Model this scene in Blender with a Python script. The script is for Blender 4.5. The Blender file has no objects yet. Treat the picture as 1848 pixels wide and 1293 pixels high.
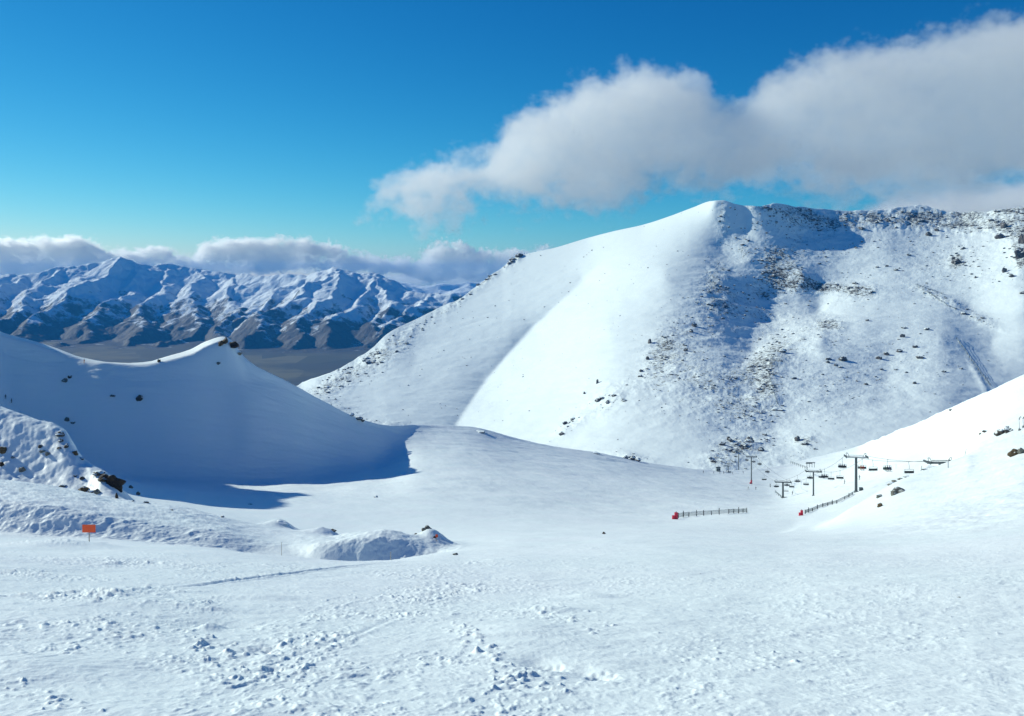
import bpy, bmesh, math, random, time
import numpy as np
from mathutils import Vector, Matrix, noise as mnoise
T0 = time.time()
S = bpy.context.scene
COL = S.collection
R = math.radians

# ------------------------------------------------------------ camera, light, sky, exposure
F = 1600.0; HV = 500.0; CU = 924.0          # focal length / horizon row / centre column in photo pixels
cam_d = bpy.data.cameras.new('camera'); cam = bpy.data.objects.new('camera', cam_d); COL.objects.link(cam)
cam_d.sensor_width = 36; cam_d.lens = F / 1848 * 36
cam_d.shift_y = (HV - 646.5) / 1848
cam_d.clip_start = 0.1; cam_d.clip_end = 120000
cam.location = (0, 0, 0); cam.rotation_euler = (R(90), 0, 0)
S.camera = cam
SUN = Vector((-0.80, 0.44, 0.43)).normalized()      # direction towards the sun
sun_d = bpy.data.lights.new('sun', 'SUN'); sun = bpy.data.objects.new('sun', sun_d); COL.objects.link(sun)
sun_d.energy = 4.5; sun_d.angle = R(0.5); sun_d.color = (1.0, 1.0, 0.84)
sun.rotation_euler = (-SUN).to_track_quat('-Z', 'Y').to_euler()
W = bpy.data.worlds.new('World'); S.world = W; W.use_nodes = True
nt = W.node_tree; nt.nodes.clear()
sky = nt.nodes.new('ShaderNodeTexSky'); sky.sky_type = 'NISHITA'; sky.sun_disc = False
sky.sun_elevation = math.asin(SUN.z); sky.sun_rotation = math.atan2(SUN.x, SUN.y)
sky.altitude = 1600; sky.air_density = 1.0; sky.dust_density = 0.1; sky.ozone_density = 2.2
sc_ = nt.nodes.new('ShaderNodeSeparateColor'); cc_ = nt.nodes.new('ShaderNodeCombineColor')
nt.links.new(sky.outputs[0], sc_.inputs[0])
for i_, (pre, pw, gain) in enumerate([(0.060, 2.6, 3.3), (0.110, 1.32, 0.74), (0.134, 0.92, 0.65)]):   # deeper, polarised blue of the photograph
    m1 = nt.nodes.new('ShaderNodeMath'); m1.operation = 'MULTIPLY'; m1.inputs[1].default_value = pre; nt.links.new(sc_.outputs[i_], m1.inputs[0])
    m2 = nt.nodes.new('ShaderNodeMath'); m2.operation = 'POWER'; m2.inputs[1].default_value = pw; nt.links.new(m1.outputs[0], m2.inputs[0])
    m3 = nt.nodes.new('ShaderNodeMath'); m3.operation = 'MULTIPLY'; m3.inputs[1].default_value = gain / 0.12; nt.links.new(m2.outputs[0], m3.inputs[0])
    nt.links.new(m3.outputs[0], cc_.inputs[i_])
bg = nt.nodes.new('ShaderNodeBackground'); bg.inputs[1].default_value = 0.12
wo = nt.nodes.new('ShaderNodeOutputWorld')
nt.links.new(cc_.outputs[0], bg.inputs[0]); nt.links.new(bg.outputs[0], wo.inputs[0])
S.view_settings.view_transform = 'Standard'; S.view_settings.look = 'None'
S.view_settings.exposure = 0.12; S.view_settings.gamma = 1.0
S.render.engine = 'CYCLES'
c = S.cycles
c.max_bounces = 28; c.diffuse_bounces = 3; c.glossy_bounces = 2; c.volume_bounces = 28; c.transparent_max_bounces = 6
c.use_denoising = True; c.volume_step_rate = 1.5; c.volume_max_steps = 160
c.caustics_reflective = False; c.caustics_refractive = False

# ------------------------------------------------------------ helpers
def PX(u, v, Y): return Vector(((u - CU) / F * Y, Y, (HV - v) / F * Y))
def tag(o, label=None, cat=None, group=None, kind=None):
    if label: o['label'] = label
    if cat: o['category'] = cat
    if group: o['group'] = group
    if kind: o['kind'] = kind
    return o
def link(name, me, mat=None, parent=None, loc=None):
    o = bpy.data.objects.new(name, me); COL.objects.link(o)
    if mat and me is not None and not me.materials: me.materials.append(mat)
    if parent: o.parent = parent
    if loc is not None: o.location = loc
    return o
def empty(name, loc, rz=0.0):
    o = bpy.data.objects.new(name, None); COL.objects.link(o); o.location = loc; o.rotation_euler = (0, 0, rz)
    o.empty_display_size = 0.2
    return o
def copy_tree(o, parent=None, loc=None):
    c = o.copy(); COL.objects.link(c); c.parent = parent
    if loc is not None: c.location = loc
    for ch in o.children: copy_tree(ch, c)
    return c

def _fade(t): return t * t * t * (t * (t * 6 - 15) + 10)
def pnoise(x, y, seed=0):
    x = np.asarray(x, dtype=np.float64); y = np.asarray(y, dtype=np.float64)
    xi = np.floor(x).astype(np.int64); yi = np.floor(y).astype(np.int64)
    xf = x - xi; yf = y - yi
    def g(ix, iy, dx, dy):
        h = (ix * 374761393 + iy * 668265263 + seed * 974711) & 0xffffffff
        h = ((h ^ (h >> 13)) * 1274126177) & 0xffffffff
        h = (h ^ (h >> 16)) & 1023
        a = h * (2 * math.pi / 1024)
        return np.cos(a) * dx + np.sin(a) * dy
    u = _fade(xf); v = _fade(yf)
    n00 = g(xi, yi, xf, yf); n10 = g(xi + 1, yi, xf - 1, yf)
    n01 = g(xi, yi + 1, xf, yf - 1); n11 = g(xi + 1, yi + 1, xf - 1, yf - 1)
    return ((n00 * (1 - u) + n10 * u) * (1 - v) + (n01 * (1 - u) + n11 * u) * v) * 1.45
def fbm(x, y, octs=5, gain=0.5, lac=2.03, seed=0, ridged=False):
    a = 1.0; f = 1.0; t = 0; s = 0
    for i in range(octs):
        n = pnoise(x * f + i * 17.3, y * f - i * 9.1, seed + i)
        if ridged: n = 1 - 2 * np.abs(n)
        t = t + a * n; s += a; a *= gain; f *= lac
    return t / s
def sstep(a, b, x):
    t = np.clip((x - a) / (b - a), 0, 1); return t * t * (3 - 2 * t)

def pchip_rows(X, Yv, XQ):
    """X,Yv (n,K) knots for each row, XQ (n,M) queries -> (n,M)."""
    h = np.diff(X, axis=1); d = np.diff(Yv, axis=1) / h
    m = np.zeros_like(Yv)
    w1 = 2 * h[:, 1:] + h[:, :-1]; w2 = h[:, 1:] + 2 * h[:, :-1]
    with np.errstate(divide='ignore', invalid='ignore'):
        hm = (w1 + w2) / (w1 / d[:, :-1] + w2 / d[:, 1:])
    ok = (d[:, :-1] * d[:, 1:]) > 0
    m[:, 1:-1] = np.where(ok, hm, 0)
    m[:, 0] = d[:, 0]; m[:, -1] = d[:, -1]
    K = X.shape[1]; n = X.shape[0]
    idx = np.zeros(XQ.shape, dtype=int)
    for k in range(1, K - 1): idx += (XQ >= X[:, k:k + 1])
    r = np.arange(n)[:, None]
    x0 = X[r, idx]; hh = h[r, idx]; t = (XQ - x0) / hh
    y0 = Yv[r, idx]; y1 = Yv[r, idx + 1]; m0 = m[r, idx] * hh; m1 = m[r, idx + 1] * hh
    t2 = t * t; t3 = t2 * t
    return (2 * t3 - 3 * t2 + 1) * y0 + (t3 - 2 * t2 + t) * m0 + (-2 * t3 + 3 * t2) * y1 + (t3 - t2) * m1
def pchip1(xk, yk, xq):
    return pchip_rows(np.array([xk], float), np.array([yk], float), np.array([xq], float))[0]
def smooth(a, it, ax):
    for _ in range(it):
        b = a.copy()
        if ax == 0: b[1:-1] = 0.25 * a[:-2] + 0.5 * a[1:-1] + 0.25 * a[2:]
        else: b[:, 1:-1] = 0.25 * a[:, :-2] + 0.5 * a[:, 1:-1] + 0.25 * a[:, 2:]
        a = b
    return a
def grid_mesh(name, P, attrs=None, flip=False, smooth_shade=True):
    """P (rows, cols, 3) -> mesh"""
    nr, nc = P.shape[:2]
    me = bpy.data.meshes.new(name)
    me.vertices.add(nr * nc); me.vertices.foreach_set('co', P.reshape(-1).astype(np.float32))
    i = np.arange(nr * nc).reshape(nr, nc)
    q = np.stack([i[:-1, :-1], i[:-1, 1:], i[1:, 1:], i[1:, :-1]], -1).reshape(-1, 4)
    if flip: q = q[:, ::-1]
    nf = len(q)
    me.loops.add(nf * 4); me.loops.foreach_set('vertex_index', q.reshape(-1).astype(np.int32))
    me.polygons.add(nf); me.polygons.foreach_set('loop_start', np.arange(0, nf * 4, 4, dtype=np.int32))
    me.polygons.foreach_set('loop_total', np.full(nf, 4, dtype=np.int32))
    me.polygons.foreach_set('use_smooth', np.full(nf, smooth_shade))
    for k, a in (attrs or {}).items():
        at = me.attributes.new(k, 'FLOAT', 'POINT'); at.data.foreach_set('value', a.reshape(-1).astype(np.float32))
    me.update(calc_edges=True)
    return me

# ------------------------------------------------------------ materials
class NB:
    def __init__(self, name):
        self.m = bpy.data.materials.new(name); self.m.use_nodes = True
        self.t = self.m.node_tree; self.t.nodes.clear()
        self.out = self.t.nodes.new('ShaderNodeOutputMaterial')
        self.p = self.t.nodes.new('ShaderNodeBsdfPrincipled')
        self.t.links.new(self.p.outputs[0], self.out.inputs[0])
        self.tc = self.t.nodes.new('ShaderNodeTexCoord')
    def n(self, typ, **kw):
        nd = self.t.nodes.new(typ)
        for k, v in kw.items(): setattr(nd, k, v)
        return nd
    def l(self, a, b): self.t.links.new(a, b)
    def noise(self, scale, detail=6, rough=0.55, vec=None, stretch=None):
        nd = self.n('ShaderNodeTexNoise'); nd.inputs['Scale'].default_value = scale
        nd.inputs['Detail'].default_value = detail; nd.inputs['Roughness'].default_value = rough
        v = vec or self.tc.outputs['Object']
        if stretch:
            mp = self.n('ShaderNodeMapping'); mp.inputs['Scale'].default_value = stretch
            self.l(v, mp.inputs[0]); v = mp.outputs[0]
        self.l(v, nd.inputs['Vector']); return nd.outputs['Fac']
    def ramp(self, fac, a, b, c0=(0, 0, 0, 1), c1=(1, 1, 1, 1)):
        nd = self.n('ShaderNodeValToRGB'); e = nd.color_ramp.elements
        e[0].position = a; e[1].position = b; e[0].color = c0; e[1].color = c1
        self.l(fac, nd.inputs[0]); return nd.outputs[0]
    def math(self, op, a, b=None, c=None, clamp=False):
        nd = self.n('ShaderNodeMath', operation=op); nd.use_clamp = clamp
        for i, x in enumerate((a, b, c)):
            if x is None: continue
            if isinstance(x, (int, float)): nd.inputs[i].default_value = x
            else: self.l(x, nd.inputs[i])
        return nd.outputs[0]
    def mix(self, fac, a, b):
        nd = self.n('ShaderNodeMix', data_type='RGBA')
        for i, x in ((0, fac), (6, a), (7, b)):
            if isinstance(x, (int, float)): nd.inputs[i].default_value = x
            elif isinstance(x, tuple): nd.inputs[i].default_value = x if len(x) == 4 else x + (1,)
            else: self.l(x, nd.inputs[i])
        return nd.outputs[2]
    def attr(self, name):
        nd = self.n('ShaderNodeAttribute'); nd.attribute_name = name; return nd.outputs['Fac']
    def bump(self, h, strength, dist):
        nd = self.n('ShaderNodeBump'); nd.inputs['Strength'].default_value = strength
        nd.inputs['Distance'].default_value = dist; self.l(h, nd.inputs['Height']); self.l(nd.outputs[0], self.p.inputs['Normal'])
        return nd

SNOW = (0.79, 0.89, 0.90)
def mat_snow():
    b = NB('snow')
    n1 = b.noise(0.09, 4); n2 = b.noise(9.0, 5, 0.65); n3 = b.noise(38.0, 3, 0.6)
    colr = b.mix(b.ramp(n1, .35, .65), SNOW, (0.82, 0.895, 0.915))
    b.l(colr, b.p.inputs['Base Color']); b.p.inputs['Roughness'].default_value = 0.55
    b.p.inputs['Specular IOR Level'].default_value = 0.25
    h = b.math('ADD', b.math('MULTIPLY', b.math('ADD', n2, b.math('MULTIPLY', n3, 0.35)), 0.02), b.math('MULTIPLY', b.noise(0.35, 6, .6), 0.35))
    b.bump(h, 0.4, 1.0)
    return b.m
def mat_mountain():
    b = NB('snowy_mountain')
    dens = b.math('MINIMUM', b.attr('rock'), 1.12)
    n1 = b.noise(0.19, 6, 0.78); n2 = b.noise(0.025, 5, 0.65, stretch=(1, 1, .6))
    nn = b.math('ADD', b.math('MULTIPLY', n1, 0.66), b.math('MULTIPLY', n2, 0.34))
    thr = b.math('SUBTRACT', 0.705, b.math('MULTIPLY', dens, 0.205))
    m = b.math('MULTIPLY', b.math('SUBTRACT', nn, thr), 13.0, clamp=True)
    rc = b.mix(b.ramp(b.noise(0.3, 4), .3, .7), (0.03, 0.035, 0.045), (0.095, 0.093, 0.096))
    dirt = b.math('MULTIPLY', b.math('MULTIPLY', dens, 0.10, clamp=True), b.ramp(b.noise(0.15, 6, .7), .45, .7))
    snow = b.mix(dirt, SNOW, (0.45, 0.45, 0.44))
    b.l(b.mix(m, snow, rc), b.p.inputs['Base Color']); b.p.inputs['Roughness'].default_value = 0.65
    b.p.inputs['Specular IOR Level'].default_value = 0.2
    h = b.math('ADD', b.math('MULTIPLY', b.noise(0.05, 8, 0.6), b.math('ADD', 0.25, b.math('MULTIPLY', dens, 0.9))), b.math('MULTIPLY', m, 0.35))
    b.bump(h, 0.6, 4.0)
    return b.m
def mat_far():
    b = NB('far_mountain')
    geo = b.n('ShaderNodeSeparateXYZ'); b.l(b.tc.outputs['Object'], geo.inputs[0])
    nz = b.n('ShaderNodeNewGeometry'); sp = b.n('ShaderNodeSeparateXYZ'); b.l(nz.outputs['Normal'], sp.inputs[0])
    n1 = b.noise(0.004, 8, 0.68); n2 = b.noise(0.0011, 5, 0.6)
    lvl = b.math('ADD', b.math('MULTIPLY', geo.outputs['Z'], 1 / 420.0), b.math('MULTIPLY', n1, 3.4))
    lvl = b.math('ADD', lvl, b.math('MULTIPLY', n2, 0.8))
    lvl = b.math('ADD', lvl, b.math('MULTIPLY', sp.outputs['Z'], 1.2))
    m = b.math('MULTIPLY', b.math('SUBTRACT', lvl, 1.90), 3.0, clamp=True)
    rk = b.mix(b.ramp(b.noise(0.003, 6), .35, .65), (0.012, 0.013, 0.016), (0.042, 0.035, 0.031))
    b.l(b.mix(m, rk, (0.78, 0.86, 0.9)), b.p.inputs['Base Color']); b.p.inputs['Roughness'].default_value = 0.8
    b.bump(b.noise(0.006, 8, 0.65), 0.8, 75.0)
    return b.m
def mat_valley():
    b = NB('valley_land')
    v = b.n('ShaderNodeTexVoronoi'); v.inputs['Scale'].default_value = 0.0022; v.inputs['Randomness'].default_value = 0.9
    mp = b.n('ShaderNodeMapping'); mp.inputs['Scale'].default_value = (1, 0.55, 1); mp.inputs['Rotation'].default_value = (0, 0, .5)
    b.l(b.tc.outputs['Object'], mp.inputs[0]); b.l(mp.outputs[0], v.inputs['Vector'])
    sp = b.n('ShaderNodeSeparateColor'); b.l(v.outputs['Color'], sp.inputs[0])
    a = b.mix(sp.outputs[0], (0.006, 0.012, 0.006), (0.095, 0.088, 0.045))
    a = b.mix(b.ramp(b.noise(0.0012, 6, 0.6), .45, .6), a, (0.015, 0.018, 0.018))
    b.l(a, b.p.inputs['Base Color']); b.p.inputs['Roughness'].default_value = 0.9
    return b.m
def mat_rock(name, c0, c1, snow=0.35):
    b = NB(name)
    n = b.noise(3.0, 7, 0.65); base = b.mix(b.ramp(n, .35, .65), c0, c1)
    g = b.n('ShaderNodeNewGeometry'); sp = b.n('ShaderNodeSeparateXYZ'); b.l(g.outputs['Normal'], sp.inputs[0])
    s = b.math('MULTIPLY', b.math('SUBTRACT', b.math('ADD', sp.outputs['Z'], b.math('MULTIPLY', b.noise(2.0, 5), 0.9)), 1.45 - snow), 9.0, clamp=True)
    b.l(b.mix(s, base, SNOW), b.p.inputs['Base Color']); b.p.inputs['Roughness'].default_value = 0.85
    b.bump(b.noise(9.0, 6, .6), 0.6, 0.05)
    return b.m
def mat_plain(name, col, rough=0.5, metal=0.0, var=0.12, scale=12.0):
    b = NB(name)
    n = b.noise(scale, 5)
    dk = tuple(x * (1 - var * 2) for x in col)
    b.l(b.mix(b.ramp(n, .3, .7), dk, col), b.p.inputs['Base Color'])
    b.p.inputs['Roughness'].default_value = rough; b.p.inputs['Metallic'].default_value = metal
    return b.m
M = dict(snow=mat_snow(), mountain=mat_mountain(), far=mat_far(), valley=mat_valley(),
         rock=mat_rock('dark_rock', (0.03, 0.028, 0.027), (0.085, 0.072, 0.06)),
         brown=mat_rock('brown_rock', (0.05, 0.034, 0.016), (0.15, 0.105, 0.055), 0.15),
         olive=mat_rock('grey_rock', (0.11, 0.115, 0.10), (0.20, 0.20, 0.17), 0.1),
         black=mat_rock('outcrop_rock', (0.014, 0.011, 0.009), (0.055, 0.038, 0.026), 0.05),
         far_rock=mat_rock('mountain_rock', (0.045, 0.047, 0.055), (0.13, 0.125, 0.125), 0.30),
         steel=mat_plain('galvanised_steel', (0.22, 0.25, 0.26), 0.5, 0.4),
         dark=mat_plain('dark_steel', (0.055, 0.075, 0.085), 0.55, 0.2),
         seat=mat_plain('black_padding', (0.02, 0.025, 0.03), 0.7),
         rope=mat_plain('steel_rope', (0.16, 0.17, 0.18), 0.5, 0.5),
         red=mat_plain('red_padding', (0.62, 0.02, 0.06), 0.6),
         orange=mat_plain('orange_board', (0.90, 0.10, 0.02), 0.5, var=.06),
         net=mat_plain('grey_netting', (0.20, 0.25, 0.27), 0.8),
         post=mat_plain('dark_post', (0.05, 0.06, 0.065), 0.7),
         wood=mat_plain('bamboo', (0.40, 0.36, 0.27), 0.7),
         white=mat_plain('white_paint', (0.6, 0.62, 0.62), 0.5),
         skin=mat_plain('skin', (0.5, 0.3, 0.22), 0.6))

# ------------------------------------------------------------ near snowfield (lofted through crest lines, with an invented hill left of frame)
KN = {}
def colk(u, *pts):
    KN[u] = [(1.2, None), (6.3, None), (20, None)] + list(pts)
def tail(Y, v, dv=70): return [(Y * 1.17, v + dv), (Y * 1.17 + 320, v + dv + 260)]
#            3 slope     4 bank foot 5 bank top  6 crest 1   7 dip      8 crest 2    9 dip 2     10 floor    11 foot     12 skyline
SHO = {0: 636, 60: 650, 115: 664, 150: 673, 190: 682, 250: 688, 330: 686, 405: 684, 450: 700}
BAND = {250: 2.5, 330: 8, 405: 5, 190: 2, 150: 2, 115: 2, 60: 2, 0: 2}
def C_(u, *p):
    p = list(p); (ya, va), (yb, vb) = p[-2:]
    if u in BAND: lip = (yb, vb + BAND[u] + 1); p[-1] = (yb + 15, vb)      # rounded, sunlit crest behind the lip
    else: lip = (yb + (ya - yb) * .07, vb + (va - vb) * .08)
    sh = (ya + (lip[0] - ya) * .84, va + (lip[1] - va) * .82)           # planar shoulder under the crest
    if u in SHO: sh = (sh[0], SHO[u])
    p.insert(len(p) - 1, sh); p.insert(len(p) - 1, lip)
    colk(u, *p, *tail(*p[-1]))
C_(-1600, (50, 820), (58, 800), (67, 770), (80, 740), (92, 735), (140, 600), (170, 660), (230, 600), (320, 400), (420, 150))
C_(-500,  (50, 950), (58, 930), (62, 880), (80, 845), (92, 850), (107, 680), (150, 700), (225, 440), (262, 270), (320, 250))  # left-of-frame columns: unseen hill raised to cast shadow on the basin floor
C_(-300,  (50, 962), (58, 945), (62, 890), (80, 852), (92, 860), (107, 695), (150, 750), (222, 490), (258, 310), (320, 290))
C_(-150,  (50, 972), (58, 958), (61.5, 900), (80, 858), (92, 868), (107, 710), (150, 775), (225, 640), (268, 460), (360, 350))
C_(-60,   (50, 975), (58, 963), (61.5, 904), (80, 864), (92, 875), (107, 724), (150, 790), (230, 770), (315, 640), (385, 450))
C_(0,     (50, 978), (58, 965), (61.5, 906), (80, 868), (92, 880), (106.5, 735), (150, 800), (230, 790), (352, 800), (400, 600))
C_(60,    (50, 979), (58, 968), (61.2, 912), (80, 875), (92, 888), (105, 754), (148, 830), (230, 815), (352, 822), (398, 616))
C_(115,   (50, 980), (58, 971), (61, 918), (80, 884), (91, 896), (103, 776), (145, 860), (228, 840), (352, 838), (396, 633))
C_(150,   (50, 981), (58, 973), (61, 924), (79, 890), (90, 902), (100, 828), (140, 880), (226, 855), (352, 844), (394, 645))
C_(190,   (50, 982), (58, 976), (61, 932), (78, 899), (88, 908), (97, 852), (132, 890), (222, 866), (352, 852), (391, 652))
C_(250,   (50, 984), (58, 980), (61, 942), (77, 907), (86, 914), (98, 908), (125, 918), (212, 884), (352, 864), (390, 656))
C_(330,   (50, 987), (58, 986), (61, 952), (76, 917), (85, 924), (96, 928), (122, 930), (206, 896), (352, 866), (393, 636))
C_(405,   (50, 992), (58, 992), (61, 962), (75, 936), (84, 943), (96, 944), (120, 940), (204, 905), (354, 870), (398, 607))
C_(450,   (50, 998), (58, 1000), (61, 974), (75, 946), (84, 950), (98, 950), (122, 945), (206, 906), (357, 872), (402, 652))
C_(520,   (49, 1006), (57, 1010), (60.5, 984), (75, 956), (84, 960), (98, 958), (124, 950), (208, 907), (358, 868), (410, 690))
C_(580,   (48, 1013), (56, 1026), (59, 982), (74, 966), (85, 970), (98, 965), (124, 954), (209, 908), (368, 864), (426, 723))
C_(650,   (48, 1015), (56.5, 1030), (59, 976), (74, 978), (85, 978), (98, 968), (125, 956), (210, 909), (384, 852), (446, 757))
C_(700,   (48, 1014), (56.5, 1028), (59.5, 980), (74, 980), (86, 978), (99, 968), (125, 956), (210, 910), (405, 840), (466, 768))
C_(760,   (49, 1006), (57, 1014), (61, 984), (75, 980), (87, 975), (100, 967), (125, 955), (210, 910), (410, 824), (500, 768))
C_(840,   (50, 995), (57, 990), (66, 984), (78, 975), (90, 969), (104, 962), (125, 954), (210, 912), (400, 830), (522, 770))
C_(940,   (50, 988), (57, 982), (66, 976), (79, 968), (91, 964), (105, 959), (125, 953), (210, 918), (395, 846), (540, 793))
C_(1080,  (50, 983), (57, 977), (66, 972), (80, 966), (92, 963), (105, 959), (125, 955), (208, 930), (390, 868), (556, 818))
C_(1210,  (50, 980), (57, 975), (66, 970), (80, 966), (92, 963), (105, 960), (125, 957), (205, 938), (390, 886), (580, 842))
C_(1300,  (50, 980), (57, 975), (66, 971), (80, 967), (92, 964), (105, 962), (128, 960), (205, 936), (400, 896), (610, 850))
C_(1400,  (50, 980), (57, 974), (66, 971), (80, 967), (92, 965), (108, 963), (135, 962), (205, 934), (425, 902), (660, 842))
C_(1460,  (50, 979), (57, 973), (66, 969), (80, 964), (92, 962), (132, 955), (160, 947), (212, 927), (380, 895), (690, 828))
C_(1545,  (50, 975), (57, 968), (66, 960), (80, 951), (92, 944), (134, 912), (165, 926), (212, 906), (350, 866), (680, 806))
C_(1620,  (50, 968), (57, 958), (66, 946), (80, 930), (92, 917), (140, 868), (170, 892), (215, 886), (310, 838), (450, 777))
C_(1700,  (50, 957), (57, 944), (66, 928), (80, 906), (92, 890), (152, 838), (182, 868), (225, 862), (290, 808), (350, 744))
C_(1770,  (50, 946), (57, 930), (66, 910), (80, 882), (92, 864), (140, 815), (175, 798), (215, 780), (258, 750), (305, 713))
C_(1848,  (50, 932), (57, 914), (66, 888), (80, 854), (92, 834), (132, 790), (165, 766), (200, 738), (232, 710), (272, 678))
C_(2300,  (50, 860), (57, 836), (66, 800), (80, 762), (92, 735), (132, 668), (160, 630), (190, 590), (220, 550), (255, 510))
C_(3400,  (50, 720), (57, 690), (66, 640), (80, 590), (92, 560), (132, 500), (160, 470), (190, 440), (220, 410), (250, 380))

us = sorted(KN); K = len(KN[0])
SL = 0.264; H0 = 1.7
def qplane(Y, u):   # ratio (v-HV)/F - H0/Y on the open piste near the camera
    return SL - 0.02 * (abs(u - 900) / 900.0) ** 2 * min(1, Y / 20)
kY = np.zeros((len(us), K)); kq = np.zeros((len(us), K))
for i, u in enumerate(us):
    for j, (Y, v) in enumerate(KN[u]):
        kY[i, j] = math.log(Y)
        kq[i, j] = (qplane(Y, max(-600, min(2400, u))) if v is None else (v - HV) / F - H0 / Y)
def ucols():
    a = list(np.linspace(-1600, -260, 60, endpoint=False)) + list(np.linspace(-260, 2110, 1420, endpoint=False)) + list(np.linspace(2110, 3400, 60))
    return np.array(a)
UC = ucols(); NC = len(UC)
rows_n = [36, 380, 170, 26, 60, 50, 16, 70, 24, 50, 90, 110, 34, 26, 22, 10]
tt = []
for j, n in enumerate(rows_n):
    f = np.linspace(0, 1, n, endpoint=False)
    tt += [(j, x) for x in f]
tt.append((K - 2, 1.0))
fineY = np.zeros((NC, K)); fineQ = np.zeros((NC, K))
for j in range(K):
    fineY[:, j] = pchip1(us, kY[:, j], UC); fineQ[:, j] = pchip1(us, kq[:, j], UC)
NR = len(tt)
for j in range(10, K - 2):
    n_s = 6 if j >= K - 4 else 140
    fineY[:, j:j + 1] = smooth(fineY[:, j:j + 1], n_s, 0); fineQ[:, j:j + 1] = smooth(fineQ[:, j:j + 1], n_s, 0)
LY = np.zeros((NC, NR))
for r, (j, f) in enumerate(tt):
    a, b_ = fineY[:, j], fineY[:, j + 1]
    if j <= 2:   # rows evenly spaced on screen: uniform in 1/Y
        ya, yb = np.exp(-a), np.exp(-b_); LY[:, r] = -np.log(ya + (yb - ya) * f)
    else: LY[:, r] = a + (b_ - a) * f
Q = pchip_rows(fineY, fineQ, LY)
Q = smooth(Q, 5, 1); Q = smooth(Q, 16, 0)
YY = np.exp(LY).T; QQ = Q.T; UU = np.tile(UC, (NR, 1))
XX = (UU - CU) / F * YY
ZZ = -(QQ * YY) - H0
# local drifts and mounds:  u, Y, radius x (m), radius y, height
for (mu, mY, rx, ry, h) in [(505, 76, 1.2, 1.6, .75), (585, 72, 1.3, 1.5, .6), (700, 62, 2.4, 3.0, .75), (780, 64, 1.1, 1.6, .9), (650, 66, 2.6, 2.5, .55),
                            (120, 40, 2.2, 2.0, .35), (1000, 15, .5, .5, .07), (1065, 18, .4, .4, .07), (300, 15, 1.1, .7, .09), (400, 13, .6, .6, -.10), (470, 17, .7, .5, .08),
                            (1045, 9.4, .20, .3, -.06), (970, 9.8, .22, .3, -.07), (385, 12.6, .18, .4, .10), (200, 16.5, .3, .4, .08), (940, 12, .8, 1.5, .09), (30, 9, .8, .6, .08)]:
    mx = (mu - CU) / F * mY
    ZZ += h * np.exp(-((XX - mx) / rx) ** 2 - ((YY - mY) / ry) ** 2)
def warp(x, y, s, a, seed): return x + a * pnoise(x / s, y / s, seed), y + a * pnoise(x / s + 31, y / s + 7, seed + 5)
near = 1 - sstep(110, 260, YY)
# broad swells and wind drifts
ZZ += 0.16 * near * fbm(XX / 9, YY / 13, 3, .5, seed=3) * sstep(6, 16, YY)
ZZ += (1 - near) * 1.3 * fbm(XX / 60, YY / 60, 4, .5, seed=8)
ZZ += (1 - near) * 0.45 * fbm(XX / 20, (YY + 2 * ZZ) / 9, 5, .6, seed=19)
ZZ += (1 - near) * 0.16 * fbm(XX / 7 + YY / 25, YY / 16, 4, .55, seed=18)
# churned snow: lumps in patches, stretched wind crust, ski traces
wx, wy = warp(XX, YY, 1.2, .25, 40)
patch = sstep(-.15, .45, fbm(XX / 3.4, YY / 4.6, 4, .6, seed=11)) * (0.25 + 0.75 * sstep(1350, 700, UU))
patch2 = sstep(-.1, .4, fbm(XX / 9, YY / 9, 3, .6, seed=12))
lod = 1 - sstep(40, 130, YY)
lump = np.maximum(0, fbm(wx / .16, wy / .20, 3, .55, seed=21) + .05)
lump2 = np.maximum(0, fbm(wx / .5, wy / .6, 4, .55, seed=25) - .05)
ZZ += lod * (1 - sstep(18, 45, YY)) * (0.012 + 0.07 * patch) * lump * 1.1
ZZ += lod * (0.012 + 0.20 * patch * patch2) * lump2 * (1 - .6 * sstep(40, 60, YY))
ZZ += lod * 0.040 * fbm(wx / 1.6, wy / .7, 5, .55, seed=31) * (1 - .5 * patch)
bank = np.exp(-((UU - 160) / 330) ** 4) * sstep(54, 60, YY) * (1 - sstep(84, 96, YY))
ZZ += bank * 0.20 * fbm(XX / 2.6, YY / 2.2, 4, .6, seed=51, ridged=True)
rocky = np.exp(-((UU + 20) / 260) ** 4) * sstep(88, 94, YY) * (1 - sstep(120, 150, YY))
ZZ += rocky * (0.55 * fbm(XX / 7 + YY / 14, YY / 9, 5, .55, seed=61) + .20 * fbm(XX / 1.4, YY / 1.4, 3, .5, seed=62))
dome = np.exp(-((UU - 690) / 150) ** 4) * sstep(56, 59, YY) * (1 - sstep(72, 84, YY))
ZZ += dome * (0.20 * fbm(XX / 2.4, YY / 2.6, 5, .6, seed=57) + .07 * fbm(XX / 1.1 + 5, YY / 1.6, 3, .5, seed=59, ridged=True))
rc_ = np.random.default_rng(12)
clus = []
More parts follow.
